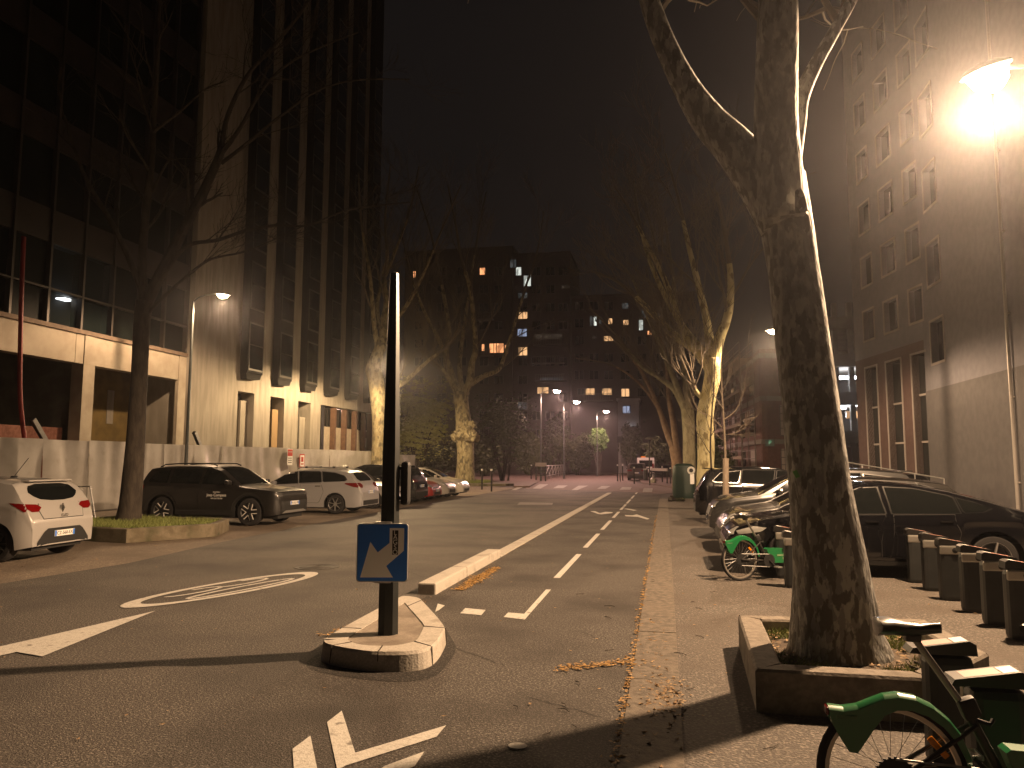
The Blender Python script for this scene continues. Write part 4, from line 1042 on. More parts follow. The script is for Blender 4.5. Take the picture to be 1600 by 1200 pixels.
part(m, 'ceiling_light', emis('office light', (.92, .97, 1), 3.2))
y0, y1 = 20.0, FL(121, 660)[0]
m = MB(); m.bx(FX - .95, FX - .65, y0, y1, 0, 3.0); tag(m.build('low_brick_wall', brick), 'low unfinished red brick wall inside the dark portico', 'wall')
m = MB(); m.tube(smooth_pts([tuple(atX(37, 370, FX + .5)), tuple(atX(33, 480, FX + .5)), tuple(atX(31, 600, FX + .55)), tuple(atX(35, 660, FX + .6)), tuple(atX(43, 715, FX + .6))], 8), .075, 12)
tag(m.build('red_hose', M('red plastic', (.22, .010, .008), .5)), 'long red hose hanging down the front of the portico', 'hose')
def strut(label, p0, p1, X0):
    a, b = atX(*p0, X0), atX(*p1, X0); r = thing('fence_strut', label, 'strut', (b.x, b.y, 0), 0, 'steel struts behind the hoarding')
    base = Vector((b.x, b.y, 0)); d = (a - b)
    m = MB(); bb = Vector((b.x, b.y + (b.y - a.y) * .9 * (b.z / max(a.z - b.z, .1)), .02))
    m.bar(a - base, bb - base, .14, .12); m.build('beam', dark_metal, r)
    m = MB(); m.bar(a - base + Vector((.08, 0, .0)), bb - base + Vector((.08, 0, 0)), .03, .16); m.build('flange', steel, r)
strut('rusty steel strut leaning behind the white hoarding near the red hose', (50, 655), (78, 700), FX + 1.3)
strut('shorter steel strut poking above the hoarding below the left street lamp', (303, 675), (314, 700), FX + 1.6)

# concrete tower with protruding dark bays
tw = thing('concrete_tower', 'tall concrete tower with dark protruding window bays behind the hoarding', 'building', (FX, 47, 0)); O2 = (FX, 47, 0)
def part2(mb, n, mt, par=None): return mb.build(n, mt, par or tw, off=O2)
T0, T1 = YE + .35, 56.2
m = MB(); opens = [(36.65, 38.3), (40.05, 41.7), (43.45, 45.15)]; yy = T0
for a, b in opens + [(46.6, 55.6)]: m.bx(FX - .9, FX, yy, a, 0, 5.42); yy = b
m.bx(FX - .9, FX, yy, T1, 0, 5.42); m.bx(FX - .9, FX, T0, T1, 5.42, 58); m.bx(FX - 14, FX - .9, T0, T0 + .3, 0, 58); m.bx(FX - 14, FX - .9, T1 - .3, T1, 0, 58)
part2(m, 'wall', concrete)
m = MB(); m.bx(FX + .0, FX + .06, T0, T0 + .5, 0, 58); m.bx(FX, FX + .015, T0 + .5, 36.6, 6.9, 6.93); m.bx(FX, FX + .015, T0 + .5, 36.6, 12.9, 12.93); part2(m, 'corner_pilaster', concrete)
for i, (a, b) in enumerate(opens):
    m = MB(); m.bx(FX - .88, FX - .8, a + .02, b - .02, 0.02, 5.40); part2(m, 'opening_back', black_plastic)
    m = MB(); m.bx(FX - .79, FX - .35, a + (b - a) * .55, b - .03, 0.02, 5.0 - .25 * i); part2(m, 'opening_screen', concrete if i != 1 else M('tan board', (.30, .20, .10), .8))
m = MB(); m.bx(FX - .5, FX - .3, 46.62, 55.58, 0, 4.05); part2(m, 'beige_cladding', beige_panel)
for k in range(6):
    m = MB(); a = 46.7 + 1.48 * k; m.bx(FX - .46, FX - .36, a + .1, a + 1.4, 4.1, 5.38); part2(m, 'window', dark_glass)
for k, a in enumerate((46.65, 48.7, 50.5, 52.3, 54.0, 55.25)):
    m = MB(); m.bx(FX - .28, FX + .05, a, a + (.42 if k == 0 else .26), 0, 5.36); part2(m, 'timber_post', rust_wood if k else black_plastic)
m = MB(); m.bx(FX - .29, FX - .26, 54.28, 55.2, .1, 4.0); part2(m, 'brown_door', rust_wood)
m = MB(); m.bx(FX - .25, FX - .24, 54.4, 55.1, 2.8, 3.5); part2(m, 'notice', M('grey paper', (.45, .42, .37), .7))
frame_m = M('bay window frame', (.075, .07, .062), .5, .4)
for k in range(6):
    y0 = 36.75 + 3.38 * k; y1 = y0 + 1.6
    m = MB(); m.bx(FX + .002, FX + .42, y0, y1, 6.42, 58); m.prism([(y0, 6.42), (y1, 6.42), (y1 - .15, 6.15), (y0 + .1, 6.05)], FX + .003, FX + .36, 'YZ')
    bay = part2(m, 'bay', M('bay cladding', (.018, .017, .016), .85, spec=.15))
    for j in range(8):
        z0 = 6.55 + 3.3 * j
        m = MB(); m.bx(FX + .42, FX + .435, y0 + .14, y1 - .08, z0 + .12, z0 + 2.5); part2(m, 'pane', dark_glass, bay)
        m = MB()
        for a, b, c, d in ((y0 + .08, y0 + .15, z0, z0 + 2.6), (y1 - .09, y1 - .03, z0, z0 + 2.6), (y0 + .15, y1 - .09, z0, z0 + .10), (y0 + .15, y1 - .09, z0 + 1.35, z0 + 1.41), (y0 + .15, y1 - .09, z0 + 2.52, z0 + 2.6)): m.bx(FX + .42, FX + .455, a, b, c, d)
        if k == 2 and j == 0: m.bx(FX + .42, FX + .455, (y0 + y1) / 2, (y0 + y1) / 2 + .05, z0 + .1, z0 + 1.35)
        part2(m, 'window_frame', frame_m, bay)
m = MB(); m.bx(FX, FX + .12, T1 + .05, T1 + .17, 0, 20); part2(m, 'drain_pipe', dark_metal)

# hoarding of sheet panels
HX = -19.3
hb = thing('site_hoarding', 'white sheet metal site hoarding with dented panels along the car park', 'hoarding', (HX, 30, 0)); rh = random.Random(9)
y = 9.0; HT = 2.42
pend = []
while y < 57.5:
    wd = 2.0 if y < 34 else 2.4; y1 = min(y + wd, 58); m = MB(); nx, nz = 18, 10
    vs = []; fs = []; dent = rh.random() < .85; dy, dz, da = rh.uniform(.25, .75), rh.uniform(.25, .75), rh.uniform(-.16, .15)
    lean = rh.uniform(-.02, .02); hz = HT + rh.uniform(-.02, .02) - (.0 if y < 52 else .15)
    for i in range(nx + 1):
        for j in range(nz + 1):
            u, v = i / nx, j / nz
            d = .004 * sin(u * 2 * pi * 3) + lean * v + .075 * noise.noise(Vector((y * 3 + u * 3.2, v * 1.1, 5)))
            if dent: d += da * math.exp(-((u - dy) ** 2 + (v - dz) ** 2) / .05)
            vs.append((HX + d + (.012 if int(y) % 2 else 0), y - .01 + (y1 - y + .012) * u, .05 + (hz - .05) * v))
    for i in range(nx):
        for j in range(nz): fs.append((i * (nz + 1) + j, (i + 1) * (nz + 1) + j, (i + 1) * (nz + 1) + j + 1, i * (nz + 1) + j + 1))
    m.add(vs, fs, 0, True); m.build('panel', white_sheet, hb, off=(HX, 30, 0))
    y = y1
m = MB(); m.bx(HX - .16, HX - .10, 9, 58, .5, .58); m.bx(HX - .16, HX - .10, 9, 58, 1.9, 1.98); m.bx(HX - .6, HX - .05, 9, 58, 0, .045); m.build('rail', steel, hb, off=(HX, 30, 0))
for lab, (a, b), rw, wht in (('small red and white warning notice on the hoarding', (453, 714), .30, True), ('small red outlined notice on the hoarding, right of the warning notice', (472, 720), .28, False)):
    q = atX(a, b, HX + .12); r = thing('notice', lab, 'notice', (q.x, q.y, q.z), 0, 'notices on the hoarding')
    m = MB(); m.box((0, 0, 0), (.01, .56, .84 if wht else .72)); pl = m.build('board', white_sign if wht else red_p, r)
    if wht:
        m = MB(); m.box((.007, 0, .22), (.006, .52, .34)); m.build('red_field', red_p, r); text_obj('DANGER', .10, white_p, r, (.0115, 0, .26), (pi / 2, 0, pi / 2), 'notice_word')
        for k in range(3):
            m = MB(); m.box((.007, 0, -.06 - .11 * k), (.004, .40, .035)); m.build('text_line', black_p, r)
    else:
        m = MB(); m.box((.007, 0, 0), (.006, .44, .60)); m.build('white_field', white_sign, r)
        m = MB(); m.box((.011, 0, .08), (.004, .26, .26), bev=.001); m.box((.011, 0, -.17), (.004, .32, .06)); m.build('pictogram', red_p, r)

# metal barrier by the left tree
bp = atY(150, 815, 18.6); br = thing('crowd_barrier', 'slanted bare metal barrier frame behind the white hatchback', 'barrier', (bp.x, bp.y, 0))
m = MB(); p = [(-1.15, .1, 1.02), (-.25, 0, 1.05), (0, 0, 0.06)]; m.tube(p, .022, 8); m.tube([(-1.1, .08, .26), (-.04, 0, .26)], .02, 8); m.tube([(-1.15, .1, 1.02), (-1.12, .1, .05)], .022, 8)
for k in range(6): m.tube([(-1.0 + .15 * k, .08, .26), (-1.0 + .15 * k, .07, 1.03)], .007, 5)
m.box((0, 0, .03), (.10, .5, .05)); m.build('frame', steel, br)

# ================================================================ RIGHT BUILDINGS
WX = 10.1
CY = atX(1449, 650, WX).y
rb = thing('rendered_block', 'grey rendered corner block with rows of dark windows beyond the black fastback', 'building', (WX, CY, 0)); O3 = (WX, CY, 0)
def part3(mb, n, mt, par=None): return mb.build(n, mt, par or rb, off=O3)
dq = ray(850, 722); dq = Vector((dq.x, dq.y, 0)).normalized(); nq = Vector((-dq.y, dq.x, 0))      # facade direction and outward normal (towards -x)
P0 = Vector((WX, CY, 0))
def onQ(px, py):
    d = ray(px, py); o = Vector((0, 0, EYE)); t = (P0 - o).dot(nq) / d.dot(nq); p = o + d * t; return (p - P0).dot(dq), p.z
bandz = atX(1453, 610, WX).z
def wall_holes(mb, holes, u0, u1, z0, z1, fn, depth):
    us = sorted({u0, u1, *[h[0] for h in holes], *[h[1] for h in holes]}); zs = sorted({z0, z1, *[h[2] for h in holes], *[h[3] for h in holes]})
    for i in range(len(us) - 1):
        for j in range(len(zs) - 1):
            uc, zc_ = (us[i] + us[i + 1]) / 2, (zs[j] + zs[j + 1]) / 2
            if any(h[0] < uc < h[1] and h[2] < zc_ < h[3] for h in holes): continue
            a = [fn(us[i], zs[j], 0), fn(us[i + 1], zs[j], 0), fn(us[i + 1], zs[j + 1], 0), fn(us[i], zs[j + 1], 0)]
            mb.add(a, [(0, 1, 2, 3)])
    for h in holes:
        c = [(h[0], h[2]), (h[1], h[2]), (h[1], h[3]), (h[0], h[3])]
        for k in range(4):
            p, q_ = c[k], c[(k + 1) % 4]; mb.add([fn(*p, 0), fn(*q_, 0), fn(*q_, depth), fn(*p, depth)], [(0, 1, 2, 3)])
fnP = lambda u, z, d: (WX + d, u, z)                       # the blank wall, u = y
fnQ = lambda u, z, d: tuple(P0 + dq * u + nq * (-d) + Vector((0, 0, z)))
def window(h, fn, depth, frame=.09, mt=None, bars=()):
    a, b, z0, z1 = h; d = depth - .03
    m = MB(); m.add([fn(a, z0, d), fn(b, z0, d), fn(b, z1, d), fn(a, z1, d)], [(0, 1, 2, 3)]); w_ = part3(m, 'window', mt or dark_glass)
    m = MB()
    def strip(a, b, z0, z1, o): m.add([fn(a, z0, o), fn(b, z0, o), fn(b, z1, o), fn(a, z1, o), fn(a, z0, depth), fn(b, z0, depth), fn(b, z1, depth), fn(a, z1, depth)], [(0, 1, 2, 3), (0, 1, 5, 4), (1, 2, 6, 5), (2, 3, 7, 6), (3, 0, 4, 7)])
    for q in ((a - frame, a, z0 - frame, z1 + frame), (b, b + frame, z0 - frame, z1 + frame), (a, b, z1, z1 + frame), (a, b, z0 - frame, z0)): strip(*q, -.03)
    for zb in bars: strip(a, b, zb - .04, zb + .04, d - .04)
    part3(m, 'window_frame', M('pale window frame', (.30, .27, .25), .6), w_)
holesP = []
for k in range(6):
    zA, zB = atX(1463, 566, WX).z + 3.0 * k, atX(1463, 500, WX).z + 3.0 * k
    holesP.append((atX(1475, 530, WX).y, atX(1455, 530, WX).y, zA, zB))
m = MB(); wall_holes(m, holesP, 8, CY, bandz, 34, fnP, .28); part3(m, 'side_wall', stucco)
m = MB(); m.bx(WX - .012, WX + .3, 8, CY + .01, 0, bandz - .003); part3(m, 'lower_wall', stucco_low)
for h in holesP: window(h, fnP, .28)
uE = onQ(1338, 600)[0]
cols = [(onQ(1443, 475)[0], onQ(1421, 475)[0]), (onQ(1403, 495)[0], onQ(1382, 495)[0]), (onQ(1366, 510)[0], onQ(1350, 510)[0])]
cols = [(min(a), max(a)) for a in cols]
zr0, zr1 = onQ(1432, 502)[1], onQ(1432, 450)[1]; zp = onQ(1432, 349)[1] - onQ(1432, 448)[1]
zm = onQ(1432, 548)[1]
rowsQ = [(zr0 + k * zp * 1.0, zr1 + k * zp) for k in range(6)]
hq = [(a, b, z0, z1) for a, b in cols for z0, z1 in rowsQ]
m = MB(); wall_holes(m, hq, 0, uE, zm + .35, 34, fnQ, .25); part3(m, 'front_wall', stucco)
for h in hq: window(h, fnQ, .25)
tall = [(a - .05, b + .05, .9 if i else .15, zm - .15) for i, (a, b) in enumerate(cols)]
m = MB(); wall_holes(m, tall, 0, uE, 0, zm + .35, fnQ, .3); part3(m, 'lower_front_wall', mauve)
for i, h in enumerate(tall): window(h, fnQ, .3, bars=(2.6, 4.3) if i else (2.6, 4.5))
m = MB()
e0, e1 = P0 + dq * uE, P0 + dq * uE + Vector((12, 2, 0)); m.quad((*e0.xy, 0), (*e1.xy, 0), (*e1.xy, 34), (*e0.xy, 34)); part3(m, 'end_wall', stucco)
m = MB(); q = atX(1585, 700, WX - .09); m.tube([(WX - .09, q.y, 0), (WX - .09, q.y, 33)], .05, 10)
for k in range(10): m.box((WX - .05, q.y, 1.2 + 2.5 * k), (.12, .14, .05))
part3(m, 'drain_pipe', M('zinc pipe', (.30, .28, .26), .5, .4))
# ramp railing in front of the block
a0, a1 = atY(1310, 720, 27.5), atY(1475, 748, 24.5)
rr = thing('ramp_railing', 'thin sloping metal railing in front of the rendered block', 'railing', (a1.x, a1.y, 0)); m = MB()
for dz in (0, -.42, -.8): m.tube([(a0.x, a0.y, a0.z + dz), (a1.x, a1.y, a1.z + dz)], .022, 6)
m.build('rails', steel, rr, off=(a1.x, a1.y, 0))
for k in range(5):
    t = k / 4; p = a0.lerp(a1, t); m = MB(); m.tube([(p.x, p.y, 0), (p.x, p.y, p.z)], .02, 6); m.build('post', steel, rr, off=(a1.x, a1.y, 0))

# parking garage deep between the buildings
gp = atY(1330, 700, 62); gr = thing('parking_garage', 'open parking garage with white tube lights seen between the plane trunk and the rendered block', 'building', (gp.x, 62, 0)); OG = (gp.x, 62, 0)
gx0, gx1 = atY(1262, 700, 62).x, atY(1420, 700, 62).x
for k in range(5):
    m = MB(); z = .3 + 2.9 * k; m.bx(gx0, gx1, 61.6, 74, z, z + .28); m.bx(gx0, gx1, 61.58, 61.72, z + .285, z + .95); m.build('deck', M('garage concrete', (.30, .28, .25), .85, col2=(.24, .22, .2), scale=1), gr, off=OG)
m = MB(); m.bx(gx0, gx1, 74, 74.2, 0, 15); m.build('back_wall', M('garage back wall', (.35, .31, .27), .85), gr, off=OG)
for x in (gx0 + .2, atY(1312, 700, 62).x, atY(1336, 700, 62).x, gx1 - .2):
    m = MB(); m.bx(x - .18, x + .18, 62.0, 62.4, 0, 14); m.build('column', M('garage concrete', (0, 0, 0)), gr, off=OG)
for (a, b, w_, h_) in ((1328, 590, 1.5, .22), (1313, 590, .5, .25), (1318, 636, .35, .35), (1334, 648, 1.1, .55), (1333, 632, 1.1, .25)):
    q = atY(a, b, 62.6); m = MB(); m.box((q.x, q.y, q.z), (w_, .15, h_), bev=.05); m.build('tube_light', tube_white if h_ < .5 else win_warm, gr, off=OG)
for (a, b) in ((1326, 596), (1318, 640)):
    q = atY(a, b, 63.5); l_ = bpy.data.lights.new('tube_glow', 'POINT'); l_.energy = 130; l_.color = (.9, .93, 1); l_.shadow_soft_size = .3; lo = bpy.data.objects.new('tube_glow', l_); COL.objects.link(lo); lo.location = Vector((q.x, q.y, q.z - .4)) - Vector(OG); lo.parent = gr

# red brick building with scaffolding
bc = atY(1192, 700, 50); bd = thing('brick_building', 'low red brick building behind scaffolding on the right', 'building', (bc.x, 50, 0)); OB = (bc.x, 50, 0)
far_ = atY(1128, 700, 70); fr_ = atY(1300, 700, 51.5); hB = atY(1192, 545, 50).z
def wall_quad(mb, a, b, z0, z1, t=.3):
    a, b = Vector((a[0], a[1], 0)), Vector((b[0], b[1], 0)); d = (b - a).normalized(); n_ = Vector((-d.y, d.x, 0)) * t
    vs = [(*(a).xy, z0), (*(b).xy, z0), (*(b + n_).xy, z0), (*(a + n_).xy, z0), (*(a).xy, z1), (*(b).xy, z1), (*(b + n_).xy, z1), (*(a + n_).xy, z1)]
    mb.add(vs, [(0, 1, 2, 3), (4, 5, 6, 7), (0, 1, 5, 4), (1, 2, 6, 5), (2, 3, 7, 6), (3, 0, 4, 7)])
m = MB(); wall_quad(m, (bc.x, 50), (far_.x, 70), 0, hB, -.3); wall_quad(m, (bc.x, 50), (fr_.x, 51.5), 0, hB, .3); m.build('wall', M('dim red brick', (.085, .034, .027), .9, col2=(.11, .048, .038), scale=5), bd, off=OB)
for k in range(3):
    m = MB(); wall_quad(m, (bc.x - .08, 49.92), (far_.x - .08, 70), 2.9 + 2.7 * k, 3.2 + 2.7 * k, -.1); wall_quad(m, (bc.x - .08, 49.9), (fr_.x, 51.4), 2.9 + 2.7 * k, 3.2 + 2.7 * k, .1); m.build('string_course', M('dim concrete', (.15, .13, .115), .9), bd, off=OB)
for k in range(3):
    for j in range(4):
        t = .12 + .22 * j; p = Vector((bc.x, 50, 0)).lerp(Vector((far_.x, 70, 0)), t); p2 = Vector((bc.x, 50, 0)).lerp(Vector((far_.x, 70, 0)), t + .10)
        m = MB(); wall_quad(m, (p.x - .04, p.y), (p2.x - .04, p2.y), .8 + 2.7 * k, 2.6 + 2.7 * k, -.06); m.build('window', M('dim pale shutter', (.26, .22, .19), .7) if (j + k) % 3 == 0 else dark_glass, bd, off=OB)
    p, p2 = atY(1219, 700, 50.3), atY(1236, 700, 50.5)
    m = MB(); m.bx(p.x, p2.x, 50.0, 50.1, .7 + 2.7 * k, 2.6 + 2.7 * k); w_ = m.build('window', M('dim pale shutter', (0, 0, 0)), bd, off=OB)
    m = MB()
    for i in range(4): m.bx(p.x + (p2.x - p.x) * i / 3 - .02, p.x + (p2.x - p.x) * i / 3 + .02, 49.95, 49.99, .7 + 2.7 * k, 2.6 + 2.7 * k)
    for i in range(5): m.bx(p.x, p2.x, 49.955, 49.985, .7 + 2.7 * k + .45 * i, .74 + 2.7 * k + .45 * i)
    m.build('window_bars', dark_metal, w_, off=OB)
sc = thing('scaffolding', 'tube scaffolding along the red brick building', 'scaffolding', (bc.x - .8, 49.5, 0)); OS = (bc.x - .8, 49.5, 0)
for j in range(9):
    t = j / 8
    for o in (.5, 1.3):
        p = Vector((bc.x, 49.6, 0)).lerp(Vector((far_.x, 70, 0)), t); m = MB(); m.tube([(p.x - o, p.y, 0), (p.x - o, p.y, hB + .3)], .035, 6); m.build('standard', M('scaffold tube', (.11, .085, .075), .6, .3), sc, off=OS)
for k in range(4):
    m = MB(); z = 2.0 + 2.1 * k
    for o in (.5, 1.3):
        for dz in (0, .5, 1.0): m.tube([(bc.x - o, 49.6, z + dz), (far_.x - o, 70, z + dz)], .026, 5)
    m.build('ledger', M('scaffold tube', (0, 0, 0)), sc, off=OS)
    m = MB(); m.add([(bc.x - 1.3, 49.6, z - .05), (bc.x - .5, 49.6, z - .05), (far_.x - .5, 70, z - .05), (far_.x - 1.3, 70, z - .05)], [(0, 1, 2, 3)]); m.add([(bc.x - 1.34, 49.6, z - .05), (bc.x - 1.34, 49.6, z + .15), (far_.x - 1.34, 70, z + .15), (far_.x - 1.34, 70, z - .05)], [(0, 1, 2, 3)]); m.build('plank_deck', M('scaffold plank', (.20, .14, .10), .8), sc, off=OS)
q = atY(1203, 692, 49.4); ps = thing('parking_sign', 'small dark sign with a green letter P fixed by the brick building', 'sign', (q.x, q.y, q.z))
m = MB(); m.box((0, 0, 0), (.55, .05, .42), bev=.01); m.build('board', M('sign board dark', (.02, .05, .035), .5), ps); text_obj('P', .36, emis('green letter', (.25, .8, .45), .22), ps, (0, -.028, 0), (pi / 2, 0, 0), 'sign_letter')

# ================================================================ FAR APARTMENT BLOCKS
AY = 122.0
ab_wall = M('dim brown render', (.085, .065, .055), .9, col2=(.10, .078, .066), scale=.3)
def apartments(label, x0, x1, ytop, yy, cols_px, rows_px, lit, balc, name='apartment_block', wall=None, winw=13, winh=13):
    a, b = atY(x0, 700, yy), atY(x1, 700, yy); zt = atY((x0 + x1) / 2, ytop, yy).z
    r = thing(name, label, 'building', ((a.x + b.x) / 2, yy, 0)); OO = ((a.x + b.x) / 2, yy, 0)
    m = MB(); m.bx(a.x, b.x, yy, yy + 14, 0, zt); m.build('wall', wall or ab_wall, r, off=OO)
    m = MB(); m.bx(a.x - .2, b.x + .2, yy - .25, yy + 14.2, zt + .01, zt + .35); m.build('roof', wall or ab_wall, r, off=OO)
    def win(px, py, w_, h_, mt, nm='window'):
        p, q_ = atY(px - w_ / 2, py + h_ / 2, yy), atY(px + w_ / 2, py - h_ / 2, yy)
        m = MB(); m.bx(p.x, q_.x, yy - .06, yy - .02, p.z, q_.z); wo = m.build(nm, mt, r, off=OO)
        m = MB(); f_ = .09
        m.bx(p.x - f_, p.x - .005, yy - .12, yy - .015, p.z - f_, q_.z + f_); m.bx(q_.x + .005, q_.x + f_, yy - .12, yy - .015, p.z - f_, q_.z + f_); m.bx(p.x, q_.x, yy - .12, yy - .015, q_.z + .005, q_.z + f_); m.bx(p.x, q_.x, yy - .12, yy - .015, p.z - f_, p.z - .005)
        if w_ > 8: m.bx((p.x + q_.x) / 2 - .05, (p.x + q_.x) / 2 + .05, yy - .12, yy - .062, p.z, q_.z)
        if w_ > 20: m.bx((p.x * .7 + q_.x * .3) - .05, (p.x * .7 + q_.x * .3) + .05, yy - .12, yy - .062, p.z, q_.z)
        m.build('window_frame', M('dim frame', (.10, .085, .075), .7), wo, off=OO)
    for l_ in lit: win(*l_)
    for cx_ in cols_px:
        for ry in rows_px:
            if any(abs(l_[0] - cx_) < l_[2] / 2 + winw / 2 + 2 and abs(l_[1] - ry) < l_[3] / 2 + winh / 2 for l_ in lit): continue
            win(cx_, ry, winw, winh, dark_glass)
    for (xa, xb, ry) in balc:
        p, q_ = atY(xa, ry + 8, yy), atY(xb, ry - 6, yy); m = MB(); m.bx(p.x, q_.x, yy - 1.3, yy - .13, p.z - .2, p.z); 
        m.bx(p.x, q_.x, yy - 1.3, yy - 1.24, p.z + .95, p.z + 1.02)
        for i in range(int((q_.x - p.x) / .28)): m.bx(p.x + .28 * i, p.x + .28 * i + .06, yy - 1.29, yy - 1.25, p.z, p.z + .95)
        m.build('balcony', M('dim balcony', (.16, .14, .125), .8), r, off=OO)
    return r
RW = [424 + 28.2 * k for k in range(10)]
apartments('tall dark apartment block with a bright orange lit living room window', 628, 800, 392, AY + 4, (655, 690, 722, 756, 779), RW,
           [(754, 424, 8, 11, win_orange), (776, 544, 22, 15, win_orange), (791.5, 546, 5, 14, win_orange), (648, 429, 4, 10, win_orange), (755, 543, 4, 10, win_orange), (768, 664, 7, 9, win_dim), (690, 662, 11, 9, win_faint)],
           [(740, 772, RW[2] + 12), (740, 772, RW[4] + 12)], 'apartment_block')
apartments('middle apartment tower with the tallest column of lit windows', 801, 892, 398, AY, (817, 838, 860, 880), RW,
           [(802, 412, 9, 13, win_dim), (810.5, 424, 8, 13, win_white), (824, 439, 11, 17, win_white), (817, 462, 14, 9, win_dim), (817, 493, 14, 11, win_warm), (816, 520, 14, 12, win_blue), (817, 549, 14, 13, win_warm), (816, 634, 14, 11, win_dim), (848.5, 610, 17, 10, win_warm), (857, 526, 42, 9, win_faint), (862, 592, 34, 4, win_dim), (884, 448, 12, 5, win_faint)],
           [(835, 882, 532), (835, 882, 560), (838, 884, 588)])
apartments('lower wide apartment block at the right end of the street', 893, 1090, 462, AY + 2, (905, 928, 951, 977, 1003, 1030, 1058, 1080), [478 + 27 * k for k in range(6)],
           [(924, 502, 4, 15, win_dim), (930, 502, 4, 14, win_white), (938, 502, 3, 14, win_dim), (953.5, 502, 6, 9, win_warm), (978, 504, 8, 8, win_warm), (977, 478, 9, 9, win_dim), (1001.5, 508, 6, 16, win_white), (1006, 490, 6, 12, win_dim), (1029, 493, 6, 7, win_dim), (1016, 520, 9, 6, win_orange), (951, 529, 14, 8, win_warm), (929, 527, 5, 6, win_faint), (922, 612, 14, 10, win_warm), (908, 612, 10, 9, win_faint), (948.5, 612, 15, 10, win_warm), (977, 613.5, 12, 12, win_warm)],
           [(912, 958, 618)])
g_ = apartments('pale gabled house end with one bluish window at the street end', 966, 999, 626, AY - 4, (), (), [(979, 640, 11, 11, win_blue)], (), 'gable_house', M('pale render', (.34, .32, .31), .9, col2=(.38, .36, .35), scale=.6))
q = atY(986, 671, AY - 4.3); wl = thing('wall_lamp', 'small round white lamp on the pale gable', 'lamp', (q.x, q.y, q.z)); m = MB(); m.lathe([(0, -.22), (.15, -.16), (.22, 0), (.15, .16), (0, .22)], (0, -.1, 0), 'Z', 12); m.build('globe', lamp_white if False else emis('globe', (.9, .95, 1), 5), wl); m = MB(); m.box((0, .08, 0), (.1, .2, .1)); m.build('bracket', dark_metal, wl)
m = MB(); m.bx(-26, -17.2, 99, 99.4, 0, 1.5)
tag(m.build('low_wall', M('dim stone', (.12, .10, .085), .9)), 'low dark wall behind the pavement left of the far street', 'wall')

# ================================================================ FAR STREET FURNITURE
def bollard(px, py, h_px, label, group='steel bollards at the far crossing'):
    p = G(px, py, .0); h = h_px / (F / p.y); r = thing('bollard', label, 'bollard', (p.x, p.y, 0), 0, group)
    m = MB(); m.lathe([(.055, 0), (.055, h * .90), (.04, h * .91)], (0, 0, 0), 'Z', 10); m.build('post', dark_metal, r)
    m = MB(); m.lathe([(.06, h * .90), (.075, h * .94), (.06, h * .985), (0, h)], (0, 0, 0), 'Z', 10); m.build('ball_cap', M('white cap', (.6, .6, .58), .4), r); return r
for (a, b, h), lab in zip(((753, 765, 33), (768, 768, 36), (965, 752, 26), (973, 751, 25), (991, 756, 26), (830, 750, 24), (901, 738, 15), (1035, 755, 26), (1048, 757, 26)),
    ('white capped bollard just right of the burled plane tree', 'white capped bollard on the kerb corner, second right of the burled tree', 'bollard left of the far parked car', 'bollard touching the left side of the far parked car', 'bollard in front of the far parked car', 'bollard at the left foot of the information board', 'short bollard far along the left pavement', 'bollard right of the far white barrier', 'last bollard before the green container')): bollard(a, b, h, lab)
p = G(845, 752); ib = thing('information_board', 'low board on two legs at the start of the far railing', 'board', (p.x, p.y, 0)); s_ = p.y / F
m = MB(); m.box((0, 0, 26 * s_), (18 * s_, .12, 6 * s_), bev=.02); m.build('board', M('pale board', (.35, .31, .28), .6), ib)
for sx in (-1, 1):
    m = MB(); m.bar((sx * 7.5 * s_, 0, 0), (sx * 7.5 * s_, 0, 24 * s_), .12); m.build('leg', dark_metal, ib)
m = MB(); m.bar((-7.5 * s_, 0, 9 * s_), (7.5 * s_, 0, 9 * s_), .06); m.bar((-7.5 * s_, 0, 16 * s_), (7.5 * s_, 0, 16 * s_), .06); m.build('cross_rail', dark_metal, ib)
a, b = G(852, 750), G(886, 741); fr2 = thing('railing', 'grey cross barred pedestrian railing on the far left kerb', 'railing', (a.x, a.y, 0)); d = b - a; hh = 1.35
for k in range(9):
    p = d * (k / 8); m = MB(); m.tube([(p.x, p.y, 0), (p.x, p.y, hh)], .05, 6); m.build('post', M('railing paint', (.25, .23, .21), .5, .3), fr2)
m = MB(); m.tube([(0, 0, hh), (d.x, d.y, hh)], .05, 6); m.tube([(0, 0, .35), (d.x, d.y, .35)], .035, 6)
for k in range(8):
    p, q_ = d * (k / 8), d * ((k + 1) / 8); m.tube([(p.x, p.y, .35), (q_.x, q_.y, hh)], .025, 5); m.tube([(p.x, p.y, hh), (q_.x, q_.y, .35)], .025, 5)
m.build('rails', M('railing paint', (0, 0, 0)), fr2)
p = G(969, 752); sq = thing('sign_post', 'thin far signpost with a dark square panel', 'sign', (p.x, p.y, 0)); s_ = p.y / F
m = MB(); m.tube([(0, 0, 0), (0, 0, 68 * s_)], .045, 8); m.build('post', steel, sq); m = MB(); m.box((0, -.06, 64 * s_), (8 * s_, .04, 10 * s_)); m.build('panel', black_plastic, sq)
p = atY(1015, 740, 60); pl = thing('park_lantern', 'slim unlit park lantern behind the far parked car', 'lantern', (p.x, p.y, 0)); z_ = atY(1015, 687, 60).z
m = MB(); m.tube([(0, 0, 0), (0, 0, z_)], .05, 8); m.build('post', dark_metal, pl); m = MB(); m.lathe([(.05, z_), (.30, z_ + .05), (.32, z_ + .12), (.1, z_ + .22), (0, z_ + .22)], (0, 0, 0), 'Z', 14); m.build('hood', steel, pl)
p = G(1009, 752); lb = thing('litter_bin', 'round grey litter bin beside the far parked car', 'bin', (p.x, p.y, 0)); s_ = p.y / F
